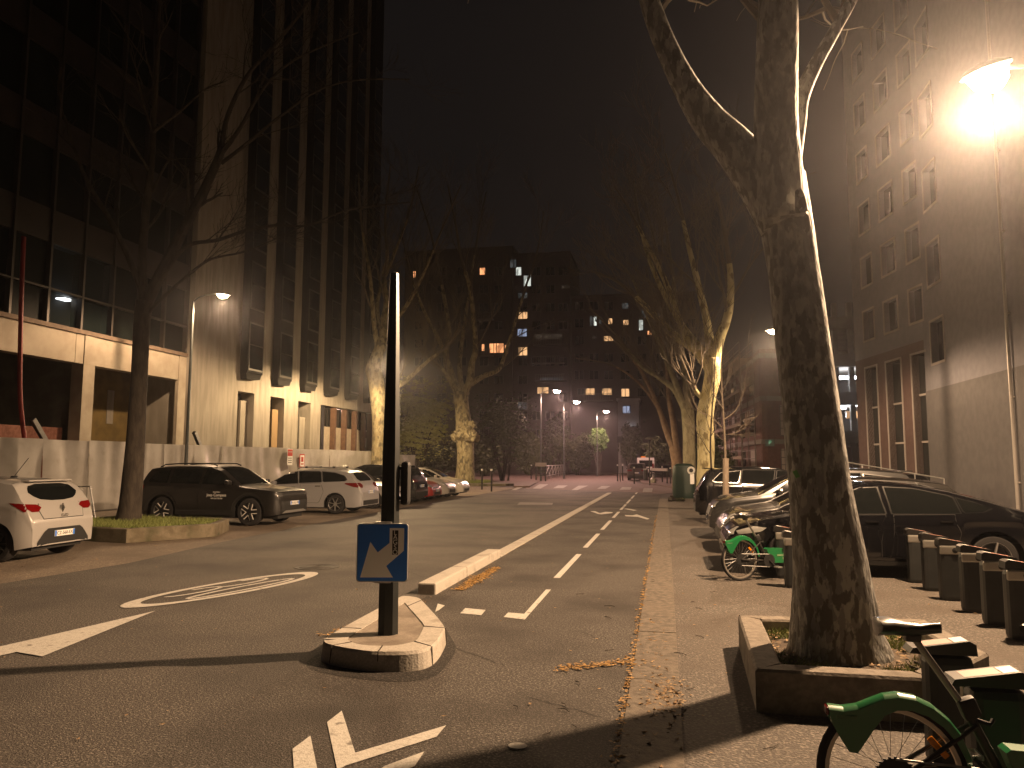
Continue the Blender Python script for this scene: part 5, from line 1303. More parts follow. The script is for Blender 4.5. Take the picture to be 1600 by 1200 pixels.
m = MB(); m.lathe([(3.2 * s_, 0), (3.5 * s_, 2 * s_), (3.7 * s_, 17 * s_), (3.4 * s_, 18 * s_)], (0, 0, 0), 'Z', 14); m.build('body', M('bin grey', (.06, .06, .06), .6), lb); m = MB(); m.lathe([(3.8 * s_, 17 * s_), (3.8 * s_, 18.5 * s_), (2.6 * s_, 19.5 * s_), (2.4 * s_, 18 * s_)], (0, 0, 0), 'Z', 14); m.build('rim', steel, lb)
p = G(1020, 756); rng = random.Random(3); m = MB(); bm_ = bmesh.new(); bmesh.ops.create_icosphere(bm_, subdivisions=3, radius=1)
s_ = p.y / F; vs = [Vector((v.co.x * 5.5 * s_, v.co.y * 5 * s_, max(0, v.co.z * 5.2 * s_ + 4.2 * s_))) * (1 + .22 * noise.noise(v.co * 2.2)) for v in bm_.verts]; m.add(vs, [[v.index for v in f.verts] for f in bm_.faces], 0, True)
m.lathe([(.5 * s_, 8.5 * s_), (.4 * s_, 10 * s_), (1.3 * s_, 11.5 * s_)], (0, 0, 0), 'Z', 10); bm_.free()
o = tag(m.build('rubbish_bag', M('white bag', (.55, .50, .45), .45)), 'knotted white rubbish bag on the pavement by the litter bin', 'bag'); o.location = (p.x, p.y, .0)
a, b = G(1018, 755), G(1043, 757); wb_ = thing('white_barrier', 'low white barrier beam on posts right of the litter bin', 'barrier', (a.x, a.y, 0)); d = b - a
m = MB(); m.bar((0, 0, 1.15), (d.x, d.y, 1.15), .08, .22); m.build('beam', M('pale board', (0, 0, 0)), wb_)
for t in (0.02, .98):
    m = MB(); m.bar((d.x * t, d.y * t, 0), (d.x * t, d.y * t, 1.05), .1); m.build('post', dark_metal, wb_)

# recycling container
p = G(1068, 779); rc_ = thing('recycling_container', 'rounded dark green glass recycling container with white ringed hole', 'container', (p.x + .05, p.y + .6, 0), radians(-4))
m = MB(); w_, h_ = .56, 1.66
st = [(.92, 0), (.97, .08), (1, .3), (1, 1.1), (.97, 1.4), (.86, 1.58), (.6, 1.68), (0, 1.70)]
vs = []; N = 28
for k, z in st:
    for q in range(N):
        a = 2 * pi * q / N; ca, sa = cos(a), sin(a); e = .5
        vs.append((k * w_ * math.copysign(abs(ca) ** e, ca), k * w_ * math.copysign(abs(sa) ** e, sa), z))
fs = [(i * N + q, i * N + (q + 1) % N, (i + 1) * N + (q + 1) % N, (i + 1) * N + q) for i in range(len(st) - 1) for q in range(N)]
m.add(vs, fs, 0, True); m.build('body', container_green, rc_)
m = MB(); m.lathe([(.19, 0), (.19, -.05), (.10, -.06), (.10, 0)], (.38, -.565, 1.36), 'Y', 20); m.build('hole_ring', M('white ring', (.6, .6, .57), .5), rc_)
m = MB(); m.lathe([(.098, -.045), (0, -.04)], (.38, -.565, 1.36), 'Y', 16); m.build('hole', black_plastic, rc_)
m = MB(); m.box((.42, -.57, .95), (.20, .02, .5)); m.build('white_sticker', white_sign, rc_)

# ================================================================ CARS
def put(fn, name, label, nose, heading, group, *args, **kw):
    r = thing(name, label, 'car', (0, 0, 0), 0, group); c = fn(r, *args, **kw)
    hd = radians(heading); r.rotation_euler = (0, 0, hd)
    r.location = (nose[0] - cos(hd) * c.L / 2, nose[1] - sin(hd) * c.L / 2, 0); return c
GL, GR, GF = 'cars parked along the hoarding', 'cars parked on the right pavement', 'vehicles parked far down the street'
# heading 180 = front away from the street (to the left), 0 = front towards the street
def rear_at(x, y, L, hd): return (x + cos(radians(hd)) * L, y + sin(radians(hd)) * L)
put(hatchback, 'parked_car', 'white hatchback seen from behind at the left edge', rear_at(-10.75, 12.3, 4.06, 183), 183, GL, white_car, None, 'CZ-560-EX', 'ten', dark_metal)
hbr = [o for o in bpy.data.objects if o.get('label', '').startswith('white hatchback')][0]
m = MB(); m.lathe([(.07, 1.440), (.05, 1.47), (.0, 1.475)], (-.95, 0, 0), 'Z', 10); m.tube([(-.95, 0, 1.465), (-1.22, 0, 1.80)], .006, 5); m.build('aerial', black_plastic, hbr)
m = MB(); m.prism([(-.055, .90), (0, .985), (.055, .90), (0, .815)], -1.972, -1.985, 'YZ'); em = m.build('emblem', chrome, hbr)
m = MB(); m.prism([(-.028, .90), (0, .945), (.028, .90), (0, .855)], -1.9855, -1.9875, 'YZ'); m.build('emblem_hole', black_plastic, em)
text_obj('CLIO', .075, chrome, hbr, (-2.03, 0, .772), (pi / 2, 0, -pi / 2), 'model_lettering', ext=.004)
put(boxy_suv, 'parked_car', 'dark boxy sport utility car with white door lettering under the left street lamp', (-10.25, 20.2), -1, GL, choc_car, 'HA-362-MK')
put(estate, 'parked_car', 'silver grey estate car with roof bars, rear towards the street', rear_at(-9.95, 25.2, 4.56, 181), 181, GL, grey_car, None, 'CH-417-QD')
put(hatchback, 'parked_car', 'white hatchback with its front to the street between silver estate and sign post', (-9.95, 28.3), 0, GL, white_car, 'FJ-208-TS', None)
put(large_suv, 'parked_car', 'black car with red tail light just right of the sign post', rear_at(-10.05, 31.2, 4.62, 180), 180, GL, black_car, 'GB-731-LN')
put(hatchback, 'parked_car', 'red hatchback squeezed between the black car and the grey green one', (-10.05, 33.4), 0, GL, red_car, 'EP-655-ZA', None)
put(estate, 'parked_car', 'pale silver estate second from the end of the left row', (-10.0, 35.7), 0, GL, silver_car, 'DV-090-KC', None, False)
put(hatchback, 'parked_car', 'off white hatchback at the far end of the left row', (-9.9, 38.0), 0, GL, beige_car, 'AX-514-WR', None)
put(fastback, 'parked_car', 'long black fastback parked behind the big plane trunk', (.92, 13.7), 180, GR, black_car)
put(estate, 'parked_car', 'dark estate half hidden behind the black fastback', (1.0, 16.2), 180, GR, M('brown grey car paint', (.014, .013, .012), .25, coat=.8), None, None, False)
put(large_suv, 'parked_car', 'dark grey car with pale headlight between the estate and the tall black one', (.95, 18.9), 180, GR, M('anthracite car paint', (.018, .018, .018), .25, coat=.8), None, 'EL-345-VB')
put(large_suv, 'parked_car', 'tall black sport utility car with rear to the street by the staked young tree', rear_at(.85, 24.6, 4.62, 0), 0, GR, black_car, 'FK-882-DJ')
put(hatchback, 'parked_car', 'black car roof just visible beyond the tall black sport utility car', (4.6, 28.0), 180, GR, black_car)
q = atY(993, 740, 74); put(large_suv, 'parked_car', 'dark car seen from behind at the far crossing', (q.x + .1, 74 + 4.62), 90, GF, M('maroon grey car paint', (.06, .045, .042), .3, coat=.8), 'BN-276-HG')
q = atY(1040, 735, 84); put(hatchback, 'parked_car', 'dark car parked sideways beyond the white barrier', (q.x - 2.2, 84), 180, GF, black_car)
q = atY(1010, 735, 90); vr = thing('parked_van', 'pale van parked beyond the far dark car', 'van', (q.x, 90, 0), 0, GF)
m = MB(); m.prism([(-2.4, .35), (2.3, .35), (2.42, .8), (2.3, 1.15), (1.7, 1.3), (1.15, 2.1), (.9, 2.25), (-2.3, 2.25), (-2.42, 2.0)], -.95, .95, 'YZ'); m.build('body', pink_car, vr)
m = MB(); m.bx(-.72, .72, -2.47, -2.42, 1.25, 1.95); m.build('rear_window', car_glass, vr)
for sx in (-1, 1):
    m = MB(); m.bx(sx * .80 - .08, sx * .80 + .08, -2.47, -2.42, .85, 1.6); m.build('tail_light', red_refl, vr)
    for y_ in (-1.5, 1.5): m = MB(); m.lathe([(.2, -.1), (.33, -.1), (.33, .1), (.2, .1)], (sx * .86, y_, .33), 'X', 18); m.build('wheel', rubber, vr)
m = MB(); m.box((-.3, -1.2, 2.33), (.5, .25, .14), bev=.03); m.build('roof_beacon', orange_refl, vr)

# ================================================================ BIKES AND DOCKS
bk = thing('hire_bicycle', 'green hire bicycle standing among the nearest docks at the lower right', 'bicycle', (0, 0, 0), 0, 'green hire bicycles'); hire_bike(bk, radians(62))
bk.location = (1.0, 3.96, .004); bk.rotation_euler = (0, 0, radians(0)); bk.scale = (1.045, 1.045, 1.045)
bk2 = copy_tree(bk); bk2['label'] = 'green hire bicycle docked behind the plane trunk beside the black fastback'
q = G(1157, 908); bk2.scale = (1.0, 1.0, 1.0); bk2.location = (q.x, q.y, .004); bk2.rotation_euler = (0, 0, radians(28))
for ch in bk2.children:
    if ch.name.startswith('fork'): ch.matrix_local = Matrix.Identity(4)
dk = thing('bike_dock', 'x', 'bike dock', (0, 0, 0), 0, 'grey bicycle docks'); dock(dk)
spots = [(1437, 912, 0, 'farthest grey dock of the row, in front of the black car door'), (1462, 925, 0, 'second dock of the far row counted from the black car door'), (1490, 940, 0, 'third dock of the far row, below the rear wheel of the black car'),
         (1527, 959, 0, 'fourth dock of the far row, with a gap before the handlebar'), (1563, 980, 0, 'dock of the far row directly above the dark handlebar grip'), (1603, 1003, 0, 'dock cut off by the right picture edge'),
         (1228, 905, 0, 'dock half hidden left of the plane trunk, behind its neighbour'), (1243, 920, 0, 'dock touching the left side of the plane trunk')]
for i, (a, b, rz, lab) in enumerate(spots):
    o = dk if i == 0 else copy_tree(dk); o['label'] = lab; p = G(a, b); o.location = (p.x, p.y + .08, .004); o.rotation_euler = (0, 0, radians(rz))
for (a, b, yy, lab) in ((1478, 1005, 5.08, 'nearer left dock with red and white plate behind the bicycle seat post'), (1551, 1053, 4.41, 'nearest dock with red and white plate at the right of the green bicycle')):
    o = copy_tree(dk); o['label'] = lab; o.location = (1.605, yy, .004); o.rotation_euler = (0, 0, radians(180)); o.scale = (1, 1, .92)

# ================================================================ TREES AND PLANTS
rng = random.Random(11)
TY = 6.92
tr = thing('plane_tree', 'huge mottled plane tree in a stone edged bed at the right', 'tree', (1.42, TY, .15), 0, 'plane trees')
OT = (1.42, TY, .15)
sk = [(1310, 1036, 168), (1309, 1020, 150), (1305, 985, 130), (1299, 900, 107), (1291, 830, 98), (1281, 750, 88), (1267, 620, 82), (1251, 500, 81), (1240, 420, 79), (1228, 345, 84), (1214, 285, 94)]
tp = []; tr_r = []
for a, b, w_ in sk:
    p = atY(a, b, TY + .12 * sin(b * .006)); tp.append(p); tr_r.append(w_ / 2 * TY / 1250)
mb = MB(); wob_trunk(mb, tp, tr_r, 40, .07, 1.4, 3.0, 12)
def px_limb(mb, pts, n=20, wob=.08, seed=0.0, sub=8):
    P = [atY(a, b, y_ + TY - 6.35) for a, b, w_, y_ in pts]; R_ = [w_ / 2 * (y_ + TY - 6.35) / 1250 for a, b, w_, y_ in pts]
    return wob_trunk(mb, P, R_, n, wob, 1.4, seed, sub)
L1 = px_limb(mb, [(1228, 350, 80, 6.35), (1196, 292, 78, 6.4), (1150, 232, 66, 6.45), (1110, 190, 56, 6.5), (1076, 140, 44, 6.5), (1045, 80, 38, 6.5), (1018, 10, 34, 6.5), (995, -80, 28, 6.5), (985, -180, 22, 6.6)], 24, .08, 1.5)
L2 = px_limb(mb, [(1222, 345, 80, 6.3), (1216, 270, 78, 6.28), (1213, 200, 72, 6.2), (1214, 120, 68, 6.1), (1216, 40, 66, 6.0), (1216, -60, 58, 5.95), (1210, -200, 46, 5.9)], 24, .07, 4.1)
L3 = px_limb(mb, [(1232, 250, 40, 6.35), (1243, 190, 34, 6.4), (1252, 150, 27, 6.45), (1275, 100, 22, 6.5), (1306, 45, 19, 6.55), (1336, -10, 17, 6.6), (1370, -90, 14, 6.7)], 14, .06, 7.7)
px_limb(mb, [(1253, 330, 22, 6.05), (1250, 305, 16, 5.98), (1247, 298, 10, 5.95)], 10, .1, 2)          # knot
mb.build('trunk', bark, tr, off=OT, sharp=0)
m = MB()
for Lm in (L1, L2, L3):
    for k in range(7):
        q = Lm[-1 - k * 3]; grow(m, q, Vector((rng.gauss(0, .6), rng.gauss(.3, .5), .9)).normalized(), .035, 2.2, 2, rng, minr=.008)
m.build('crown', twig_m, tr, off=OT)

m = MB(); a, b = atY(1246, 741, TY - .36), 0; m.box((a.x, TY - .30, a.z), (.035, .012, .06), rot=Matrix.Rotation(radians(-25), 3, 'Y')); m.build('tree_tag', M('green tag', (.10, .35, .06), .5), tr, off=OT)

# stone edged bed
bed = [(.60, 5.86), (1.78, 5.84), (2.42, 6.70), (2.36, 8.02), (.66, 7.86)]
bt = thing('tree_bed', 'mossy stone edging round the big plane tree', 'planter', (1.5, 6.9, 0))
def stone_ring(root, poly, w_, h_, mat, gap=.006, off=(0, 0, 0), name='edging_stone'):
    n = len(poly); P_ = [Vector(p) for p in poly]; c = sum(P_, Vector((0, 0))) / n
    inn = []
    for i in range(n):
        a, b, d = P_[i - 1], P_[i], P_[(i + 1) % n]; e1, e2 = (b - a).normalized(), (d - b).normalized(); n1, n2 = Vector((-e1.y, e1.x)), Vector((-e2.y, e2.x)); nn = (n1 + n2).normalized(); k = w_ / max(nn.dot(n1), .4)
        p1, p2 = b + nn * k, b - nn * k; inn.append(p1 if (p1 - c).length < (p2 - c).length else p2)
    for i in range(n):
        j = (i + 1) % n; a, b, bi, ai = P_[i], P_[j], inn[j], inn[i]; m = MB(); b2 = .018
        vs = []; t = (b - a).normalized() * gap
        q = [a + t, b - t, bi - t, ai + t]; cc = sum(q, Vector((0, 0))) / 4
        vs = [(*p, 0) for p in q] + [(*p, h_ - b2) for p in q] + [(*(p + (Vector((bi + ai)) / 2 - Vector((a + b)) / 2).normalized() * (b2 if k < 2 else -b2)), h_) for k, p in enumerate(q)]
        m.add(vs, [(0, 1, 5, 4), (1, 2, 6, 5), (2, 3, 7, 6), (3, 0, 4, 7), (4, 5, 9, 8), (5, 6, 10, 9), (6, 7, 11, 10), (7, 4, 8, 11), (8, 9, 10, 11)]); m.build(name, mat, root, off=off)
    return inn
inn = stone_ring(bt, bed, .20, .30, stone_kerb, off=(1.5, 6.9, 0))
m = MB(); N = 18; vs = []; fs = []
x0, x1, y0, y1 = .6, 2.42, 5.8, 8.0
def inside(p, poly):
    c = False; n = len(poly)
    for i in range(n):
        a, b = poly[i], poly[i - 1]
        if (a[1] > p[1]) != (b[1] > p[1]) and p[0] < (b[0] - a[0]) * (p[1] - a[1]) / (b[1] - a[1]) + a[0]: c = not c
    return c
ctr = Vector((1.5, 6.9))
rings = 8; ns = len(inn) * 8; per = [inn[i // 8].lerp(inn[(i // 8 + 1) % len(inn)], (i % 8) / 8) for i in range(ns)]
for k in range(rings + 1):
    for p in per:
        q = ctr.lerp(p, k / rings); vs.append((q.x, q.y, .17 + .05 * noise.noise(Vector((q.x * 5, q.y * 5, 1))) + .06 * max(0, 1 - (q - Vector((1.42, TY))).length / .8)))
for k in range(rings):
    for i in range(ns): fs.append((k * ns + i, k * ns + (i + 1) % ns, (k + 1) * ns + (i + 1) % ns, (k + 1) * ns + i))
m.add(vs, fs, 0, True); m.build('soil', dirt, bt, off=(1.5, 6.9, 0))
pts = []
while len(pts) < 2300:
    p = (rng.uniform(x0, x1), rng.uniform(y0, y1))
    if inside(p, inn) and (Vector(p) - Vector((1.42, TY))).length > .50 and noise.noise(Vector((p[0] * 2.5, p[1] * 2.5, 4))) > -.12 and p[1] > 6.3: pts.append((p[0], p[1], .185))
m = MB(); blades(m, pts, .06, rng, .006); o = tag(m.build('weeds', grass_m), 'short weeds in the bed of the big plane tree', 'grass'); o['kind'] = 'stuff'
pts = []
while len(pts) < 420:
    p = (rng.uniform(x0, x1), rng.uniform(y0, y1))
    if inside(p, inn) and (Vector(p) - Vector((1.42, TY))).length > .4: pts.append(p)
m = MB(); litter(m, pts, .022, rng, .20); o = tag(m.build('dead_leaves', leaf_b), 'dry dead leaves on the soil of the plane tree bed', 'leaves'); o['kind'] = 'stuff'
m = MB()
for (a, b, c_) in (((1.86, 6.6, .23), (1.95, 6.45, .22), (2.05, 6.47, .2)), ((1.80, 6.5, .22), (1.88, 6.35, .21), (1.87, 6.28, .2))): m.tube(smooth_pts([a, b, c_], 4), .012, 6)
m.build('surface_roots', dark_bark, tr, off=OT)

# left dark tree in its kerbed bed
lbed = [(-11.35, 14.75), (-10.30, 16.45), (-10.85, 17.9), (-14.3, 18.55), (-14.6, 15.4)]
lb_ = thing('tree_bed', 'mossy concrete edged bed round the dark tree by the white hatchback', 'planter', (-12.5, 16.5, 0))
inl = stone_ring(lb_, lbed, .18, .30, mossy, off=(-12.5, 16.5, 0))
m = MB(); m.add([(*p, .24) for p in inl], [tuple(range(5))]); m.build('soil', dirt, lb_, off=(-12.5, 16.5, 0))
pts = []
while len(pts) < 5200:
    p = (rng.uniform(-14.6, -10.3), rng.uniform(14.8, 18.5))
    if inside(p, inl): pts.append((*p, .24))
m = MB(); blades(m, pts, .11, rng, .010); o = tag(m.build('grass', grass_m), 'fresh green grass in the bed of the dark left tree', 'grass'); o['kind'] = 'stuff'
tl = thing('plane_tree', 'dark backlit tree with wide spreading limbs beside the white hatchback', 'tree', (-13.2, 17.2, .24), 0, 'plane trees'); OL = (-13.2, 17.2, .24)
def pl(mb, pts, r0, r1, y0, y1, **k):
    n = len(pts); P_ = [atY(a, b, y0 + (y1 - y0) * i / max(n - 1, 1)) for i, (a, b) in enumerate(pts)]; return limb(mb, P_, r0, r1, k.pop('rng', rng), **k)
mb = MB(); sk = [(196, 838, 62), (198, 822, 46), (203, 790, 37), (208, 740, 34), (212, 690, 32), (216, 620, 29), (219, 560, 27), (222, 500, 28), (226, 470, 30)]
wob_trunk(mb, [atY(a, b, 17.2) for a, b, w_ in sk], [w_ / 2 * 17.2 / F for a, b, w_ in sk], 22, .08, 1.2, 5.0, 8)
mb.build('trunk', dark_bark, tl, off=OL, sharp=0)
mb = MB(); rl = random.Random(5)
kw = dict(rng=rl, n=9, minr=.007)
pl(mb, [(228, 475), (245, 440), (268, 395), (296, 340), (318, 298), (340, 250), (348, 225)], .17, .10, 17.2, 17.8, twigs=4, L=1.6, depth=2, start=.4, **kw)
pl(mb, [(344, 240), (356, 180), (385, 120), (420, 80), (470, 20), (500, -40)], .075, .03, 17.8, 18.6, twigs=7, L=1.8, depth=2, start=.2, **kw)
pl(mb, [(346, 240), (375, 200), (410, 140), (450, 100), (505, 72), (560, 50)], .065, .02, 17.8, 19.5, twigs=7, L=1.8, depth=2, start=.2, **kw)
pl(mb, [(346, 255), (385, 225), (440, 180), (500, 140), (560, 125), (640, 124)], .055, .018, 17.8, 19.5, twigs=7, L=1.8, depth=2, start=.2, **kw)
pl(mb, [(232, 470), (262, 420), (292, 384), (340, 375), (385, 360), (430, 352), (480, 352), (545, 328), (640, 316)], .075, .016, 17.2, 18.4, twigs=9, L=1.7, depth=2, start=.3, **kw)
pl(mb, [(230, 490), (262, 458), (300, 425), (330, 405), (375, 395), (420, 378), (480, 350)], .055, .015, 17.2, 17.6, twigs=7, L=1.4, depth=2, start=.3, **kw)
pl(mb, [(226, 480), (222, 420), (226, 350), (236, 260), (240, 190), (245, 100), (250, -20)], .14, .05, 17.2, 17.0, twigs=8, L=2.0, depth=2, start=.3, **kw)
pl(mb, [(240, 205), (280, 175), (320, 140), (350, 128)], .05, .012, 17.0, 17.4, twigs=4, L=1.2, depth=1, **kw)
pl(mb, [(228, 470), (200, 400), (170, 340), (130, 270), (100, 180)], .10, .03, 17.2, 16.6, twigs=6, L=1.8, depth=2, start=.3, **kw)
pl(mb, [(238, 300), (265, 250), (290, 262), (310, 275)], .04, .012, 17.2, 17.2, twigs=3, L=1.0, depth=1, **kw)
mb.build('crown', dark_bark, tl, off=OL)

# pale plane trees of the left row
def plane(label, base_px, y, sk, limbs, seed, burls=(), bark_m=None, group='plane trees', tw=7, L=3.2, dep=2):
    p = atY(base_px[0], base_px[1], y); r = thing('plane_tree', label, 'tree', (p.x, p.y, 0), 0, group); O_ = (p.x, p.y, 0); rg_ = random.Random(seed)
    mb = MB(); wob_trunk(mb, [atY(a, b, y) for a, b, w_ in sk], [w_ / 2 * y / F for a, b, w_ in sk], 24, .10, .8, seed, 8)
    for (a, b, w_, dy) in burls:
        c = atY(a, b, y + dy); R_ = w_ / 2 * y / F; bm_ = bmesh.new(); bmesh.ops.create_icosphere(bm_, subdivisions=4, radius=1)
        mb.add([c + Vector(v.co) * R_ * (1 + .45 * noise.noise(v.co * 1.6 + Vector((a, 0, 0))) + .32 * noise.noise(v.co * 4.2 + Vector((a, b, 0)))) for v in bm_.verts], [[v.index for v in f.verts] for f in bm_.faces], 0, True); bm_.free()
    cr = MB()
    for pts, r0, r1, dy in limbs:
        P_ = [atY(a, b, y + dy * i / (len(pts) - 1)) for i, (a, b) in enumerate(pts)]
        k = min(3, len(P_))
        sp_ = smooth_pts(P_, 6); ncut = max(6, int(len(sp_) * .68))
        rr = [(r0 + (r1 - r0) * (i / (len(sp_) - 1)) ** .8) for i in range(len(sp_))]
        mb.tube(sp_[:ncut + 1], rr[:ncut + 1], 10, cap=False, wob=.08, seed=seed)
        cr.tube(sp_[ncut:], rr[ncut:], 7, cap=False)
        for j in range(tw):
            t = .28 + .72 * (j + rg_.random()) / tw; i = min(int(t * (len(sp_) - 1)), len(sp_) - 2); b_ = (sp_[i + 1] - sp_[i]).normalized()
            rv = Vector((rg_.gauss(0, 1), rg_.gauss(0, 1), rg_.gauss(.3, .6))); rv = (rv - b_ * rv.dot(b_)).normalized()
            grow(cr, sp_[i], (b_ + rv * .55).normalized(), max(rr[i] * .42, .018), L * (1.1 - .4 * t) * rg_.uniform(.7, 1.2), dep, rg_, .35, 5, minr=.011, spread=.5)
    mb.build('trunk', bark_m or pale_bark, r, off=O_, sharp=0); cr.build('crown', twig_m, r, off=O_); return r
plane('slim pale plane tree just left of the sign post', (593, 770), 49.0, [(590, 790, 34), (591, 760, 29), (593, 720, 27), (594, 680, 26), (592, 640, 25), (588, 600, 25), (584, 578, 26), (588, 560, 20), (597, 535, 19)],
      [([(597, 540), (600, 500), (604, 470), (600, 430), (605, 400), (602, 340), (610, 260)], .30, .05, 1), ([(598, 630), (612, 612), (640, 590), (668, 565), (700, 540), (720, 515)], .22, .06, 1.5),
       ([(596, 540), (612, 510), (640, 470), (665, 420), (690, 360), (720, 290)], .22, .05, 2), ([(592, 560), (584, 500), (578, 430), (565, 350), (560, 270)], .22, .05, -2), ([(598, 530), (590, 470), (615, 400), (640, 330), (655, 260)], .18, .05, 3)], 21)
plane('stout pale plane tree with knobbly burls beside the far crossing', (727, 758), 57.5, [(727, 762, 40), (727, 752, 33), (727, 730, 28), (727, 705, 27), (726, 685, 30), (724, 660, 25), (722, 640, 23), (720, 625, 24), (721, 612, 26)],
      [([(718, 618), (708, 598), (700, 580), (697, 550), (702, 520), (695, 470), (685, 420), (672, 360), (650, 290)], .36, .06, 2), ([(724, 616), (734, 596), (737, 570), (743, 545), (740, 500), (734, 450), (720, 400), (712, 350), (700, 290)], .36, .06, -1),
       ([(735, 600), (755, 588), (778, 578), (787, 560), (800, 520), (812, 480), (824, 440), (840, 390), (850, 330)], .24, .05, 3), ([(716, 612), (700, 590), (690, 575), (672, 560)], .2, .08, -2), ([(722, 612), (718, 570), (724, 520), (735, 440), (748, 360), (760, 300)], .24, .05, 4), ([(712, 600), (690, 540), (660, 480), (640, 420), (625, 350)], .22, .05, -3)], 33,
      burls=[(713, 683, 16, -.4), (720, 679, 20, -.7), (735, 681, 20, -.6), (742, 684, 14, 0), (738, 664, 12, -.3), (727, 677, 24, -.5), (714, 627, 9, 0)], L=4.2, dep=3, tw=6)
m = MB(); m.prism([(-18.2, 55.5), (-13.2, 54), (-11.4, 55), (-11.0, 56), (-13.2, 59.5), (-18.2, 60)], 0, .16, 'XY'); tag(m.build('tree_bed_kerb', mossy), 'low kerbed bed round the burled plane tree', 'planter')
pts = [(rng.uniform(-17.5, -13.2), rng.uniform(55.3, 58.8), .16) for _ in range(3500)]
m = MB(); blades(m, pts, .22, rng, .02); o = tag(m.build('grass', grass_m), 'patch of grass at the foot of the burled plane tree', 'grass'); o['kind'] = 'stuff'

# right row of plane trees
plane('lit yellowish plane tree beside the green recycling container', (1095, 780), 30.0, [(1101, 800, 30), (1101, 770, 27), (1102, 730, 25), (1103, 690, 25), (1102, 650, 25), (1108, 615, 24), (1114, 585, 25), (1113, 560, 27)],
      [([(1108, 562), (1085, 543), (1055, 525), (1030, 500), (1000, 470), (965, 440), (930, 425)], .26, .04, 3), ([(1117, 562), (1124, 530), (1138, 490), (1142, 440), (1135, 380), (1120, 300)], .26, .05, -1), ([(1112, 560), (1104, 500), (1090, 440), (1075, 380), (1060, 310), (1040, 240)], .20, .04, 2), ([(1106, 575), (1070, 520), (1040, 440), (1010, 380), (985, 330), (960, 290)], .18, .04, 4), ([(1098, 622), (1088, 612), (1082, 600)], .12, .06, -.5), ([(1108, 560), (1060, 500), (1020, 420), (1000, 350), (990, 280)], .16, .04, 5)], 44, bark_m=M('lamplit cream bark', (.50, .44, .22), .9, col2=(.60, .55, .32), scale=5, stretch=(1, 1, .5), bump=1.0, bscale=14, col3=(.24, .20, .10), scale3=4, lo3=.54, hi3=.62), L=2.8, dep=3, tw=6)  # cream bark made paler and yellower to carry the lamplight on this tree
plane('greenish plane trunk second behind the lit yellowish one', (1078, 770), 41.0, [(1078, 775, 22), (1078, 750, 19), (1077, 710, 18), (1076, 670, 18), (1074, 640, 19)],
      [([(1073, 645), (1055, 610), (1030, 590), (1000, 570), (960, 520), (920, 480)], .22, .04, 2), ([(1075, 645), (1070, 580), (1060, 500), (1050, 420), (1040, 340)], .22, .04, 2), ([(1072, 640), (1040, 560), (1010, 490), (985, 430), (955, 400)], .18, .04, 3)], 51, bark_m=M('olive plane bark', (.17, .15, .09), .9, col2=(.25, .225, .14), scale=6, stretch=(1, 1, .5), bump=1.0, bscale=14), L=3, dep=2, tw=6)
plane('farthest reddish plane trunk of the right row forking low', (1058, 760), 52.0, [(1060, 765, 20), (1059, 745, 17), (1057, 720, 16), (1054, 700, 17)],
      [([(1053, 704), (1040, 670), (1030, 640), (1015, 605), (995, 570), (960, 530), (930, 500)], .24, .05, 2), ([(1056, 702), (1052, 660), (1045, 620), (1040, 560), (1025, 490), (1010, 420)], .26, .05, 2), ([(1052, 704), (1035, 650), (1000, 600), (955, 570), (900, 560)], .16, .04, 3)], 58, bark_m=M('reddish bark', (.20, .13, .09), .9, col2=(.28, .19, .13), scale=3), L=3.4, dep=2, tw=6)

# young staked tree
yt = atY(1134, 800, 21.3); yr = thing('young_tree', 'slim young bare tree with wrapped trunk in front of the tall black car', 'tree', (yt.x, 21.3, 0)); OY = (yt.x, 21.3, 0)
mb = MB(); sp_ = smooth_pts([atY(a, b, 21.3) for a, b in ((1134, 825), (1134, 760), (1133, 700), (1131, 660), (1128, 610), (1127, 570), (1130, 530))], 6); mb.tube(sp_, [.040 - .028 * i / (len(sp_) - 1) for i in range(len(sp_))], 8); mb.build('trunk', M('young bark', (.15, .12, .085), .8, col2=(.10, .08, .06), scale=8), yr, off=OY)
mb = MB(); mb.tube([atY(1134, 818, 21.3), atY(1134, 716, 21.3)], .082, 10, wob=.04); mb.build('trunk_wrap', M('reed wrap', (.21, .17, .125), .85, col2=(.14, .11, .08), scale=30, stretch=(6, 6, .3)), yr, off=OY)
mb = MB(); ry_ = random.Random(8)
for pts, r0 in (([(1132, 655), (1150, 640), (1162, 610), (1168, 560), (1170, 520)], .017), ([(1131, 640), (1115, 615), (1105, 580), (1098, 540)], .015), ([(1130, 670), (1110, 650), (1090, 640), (1075, 600)], .014), ([(1129, 610), (1140, 590), (1146, 560)], .012), ([(1132, 680), (1150, 676), (1165, 668)], .011), ([(1128, 620), (1120, 590), (1118, 550)], .012), ([(1133, 690), (1120, 680), (1108, 670)], .010)):
    limb(mb, [atY(a, b, 21.3 + ry_.gauss(0, .12)) for a, b in pts], r0, .005, ry_, 1, 5, .8, 5, .2, .3, minr=.004)
mb.build('crown', twig_m, yr, off=OY)
# small dark street tree in front of the lit trunk
dt = atY(1113, 790, 26.5); dr = thing('young_tree', 'thin dark leaning sapling in front of the lit plane trunk', 'tree', (dt.x, 26.5, 0)); OD = (dt.x, 26.5, 0)
mb = MB(); limb(mb, [atY(a, b, 26.5) for a, b in ((1114, 815), (1113, 760), (1110, 700), (1112, 650), (1116, 590), (1118, 540))], .05, .012, random.Random(3), 2, 9, 1.5, 7, .35, .35, minr=.005); mb.build('trunk', dark_bark, dr, off=OD)

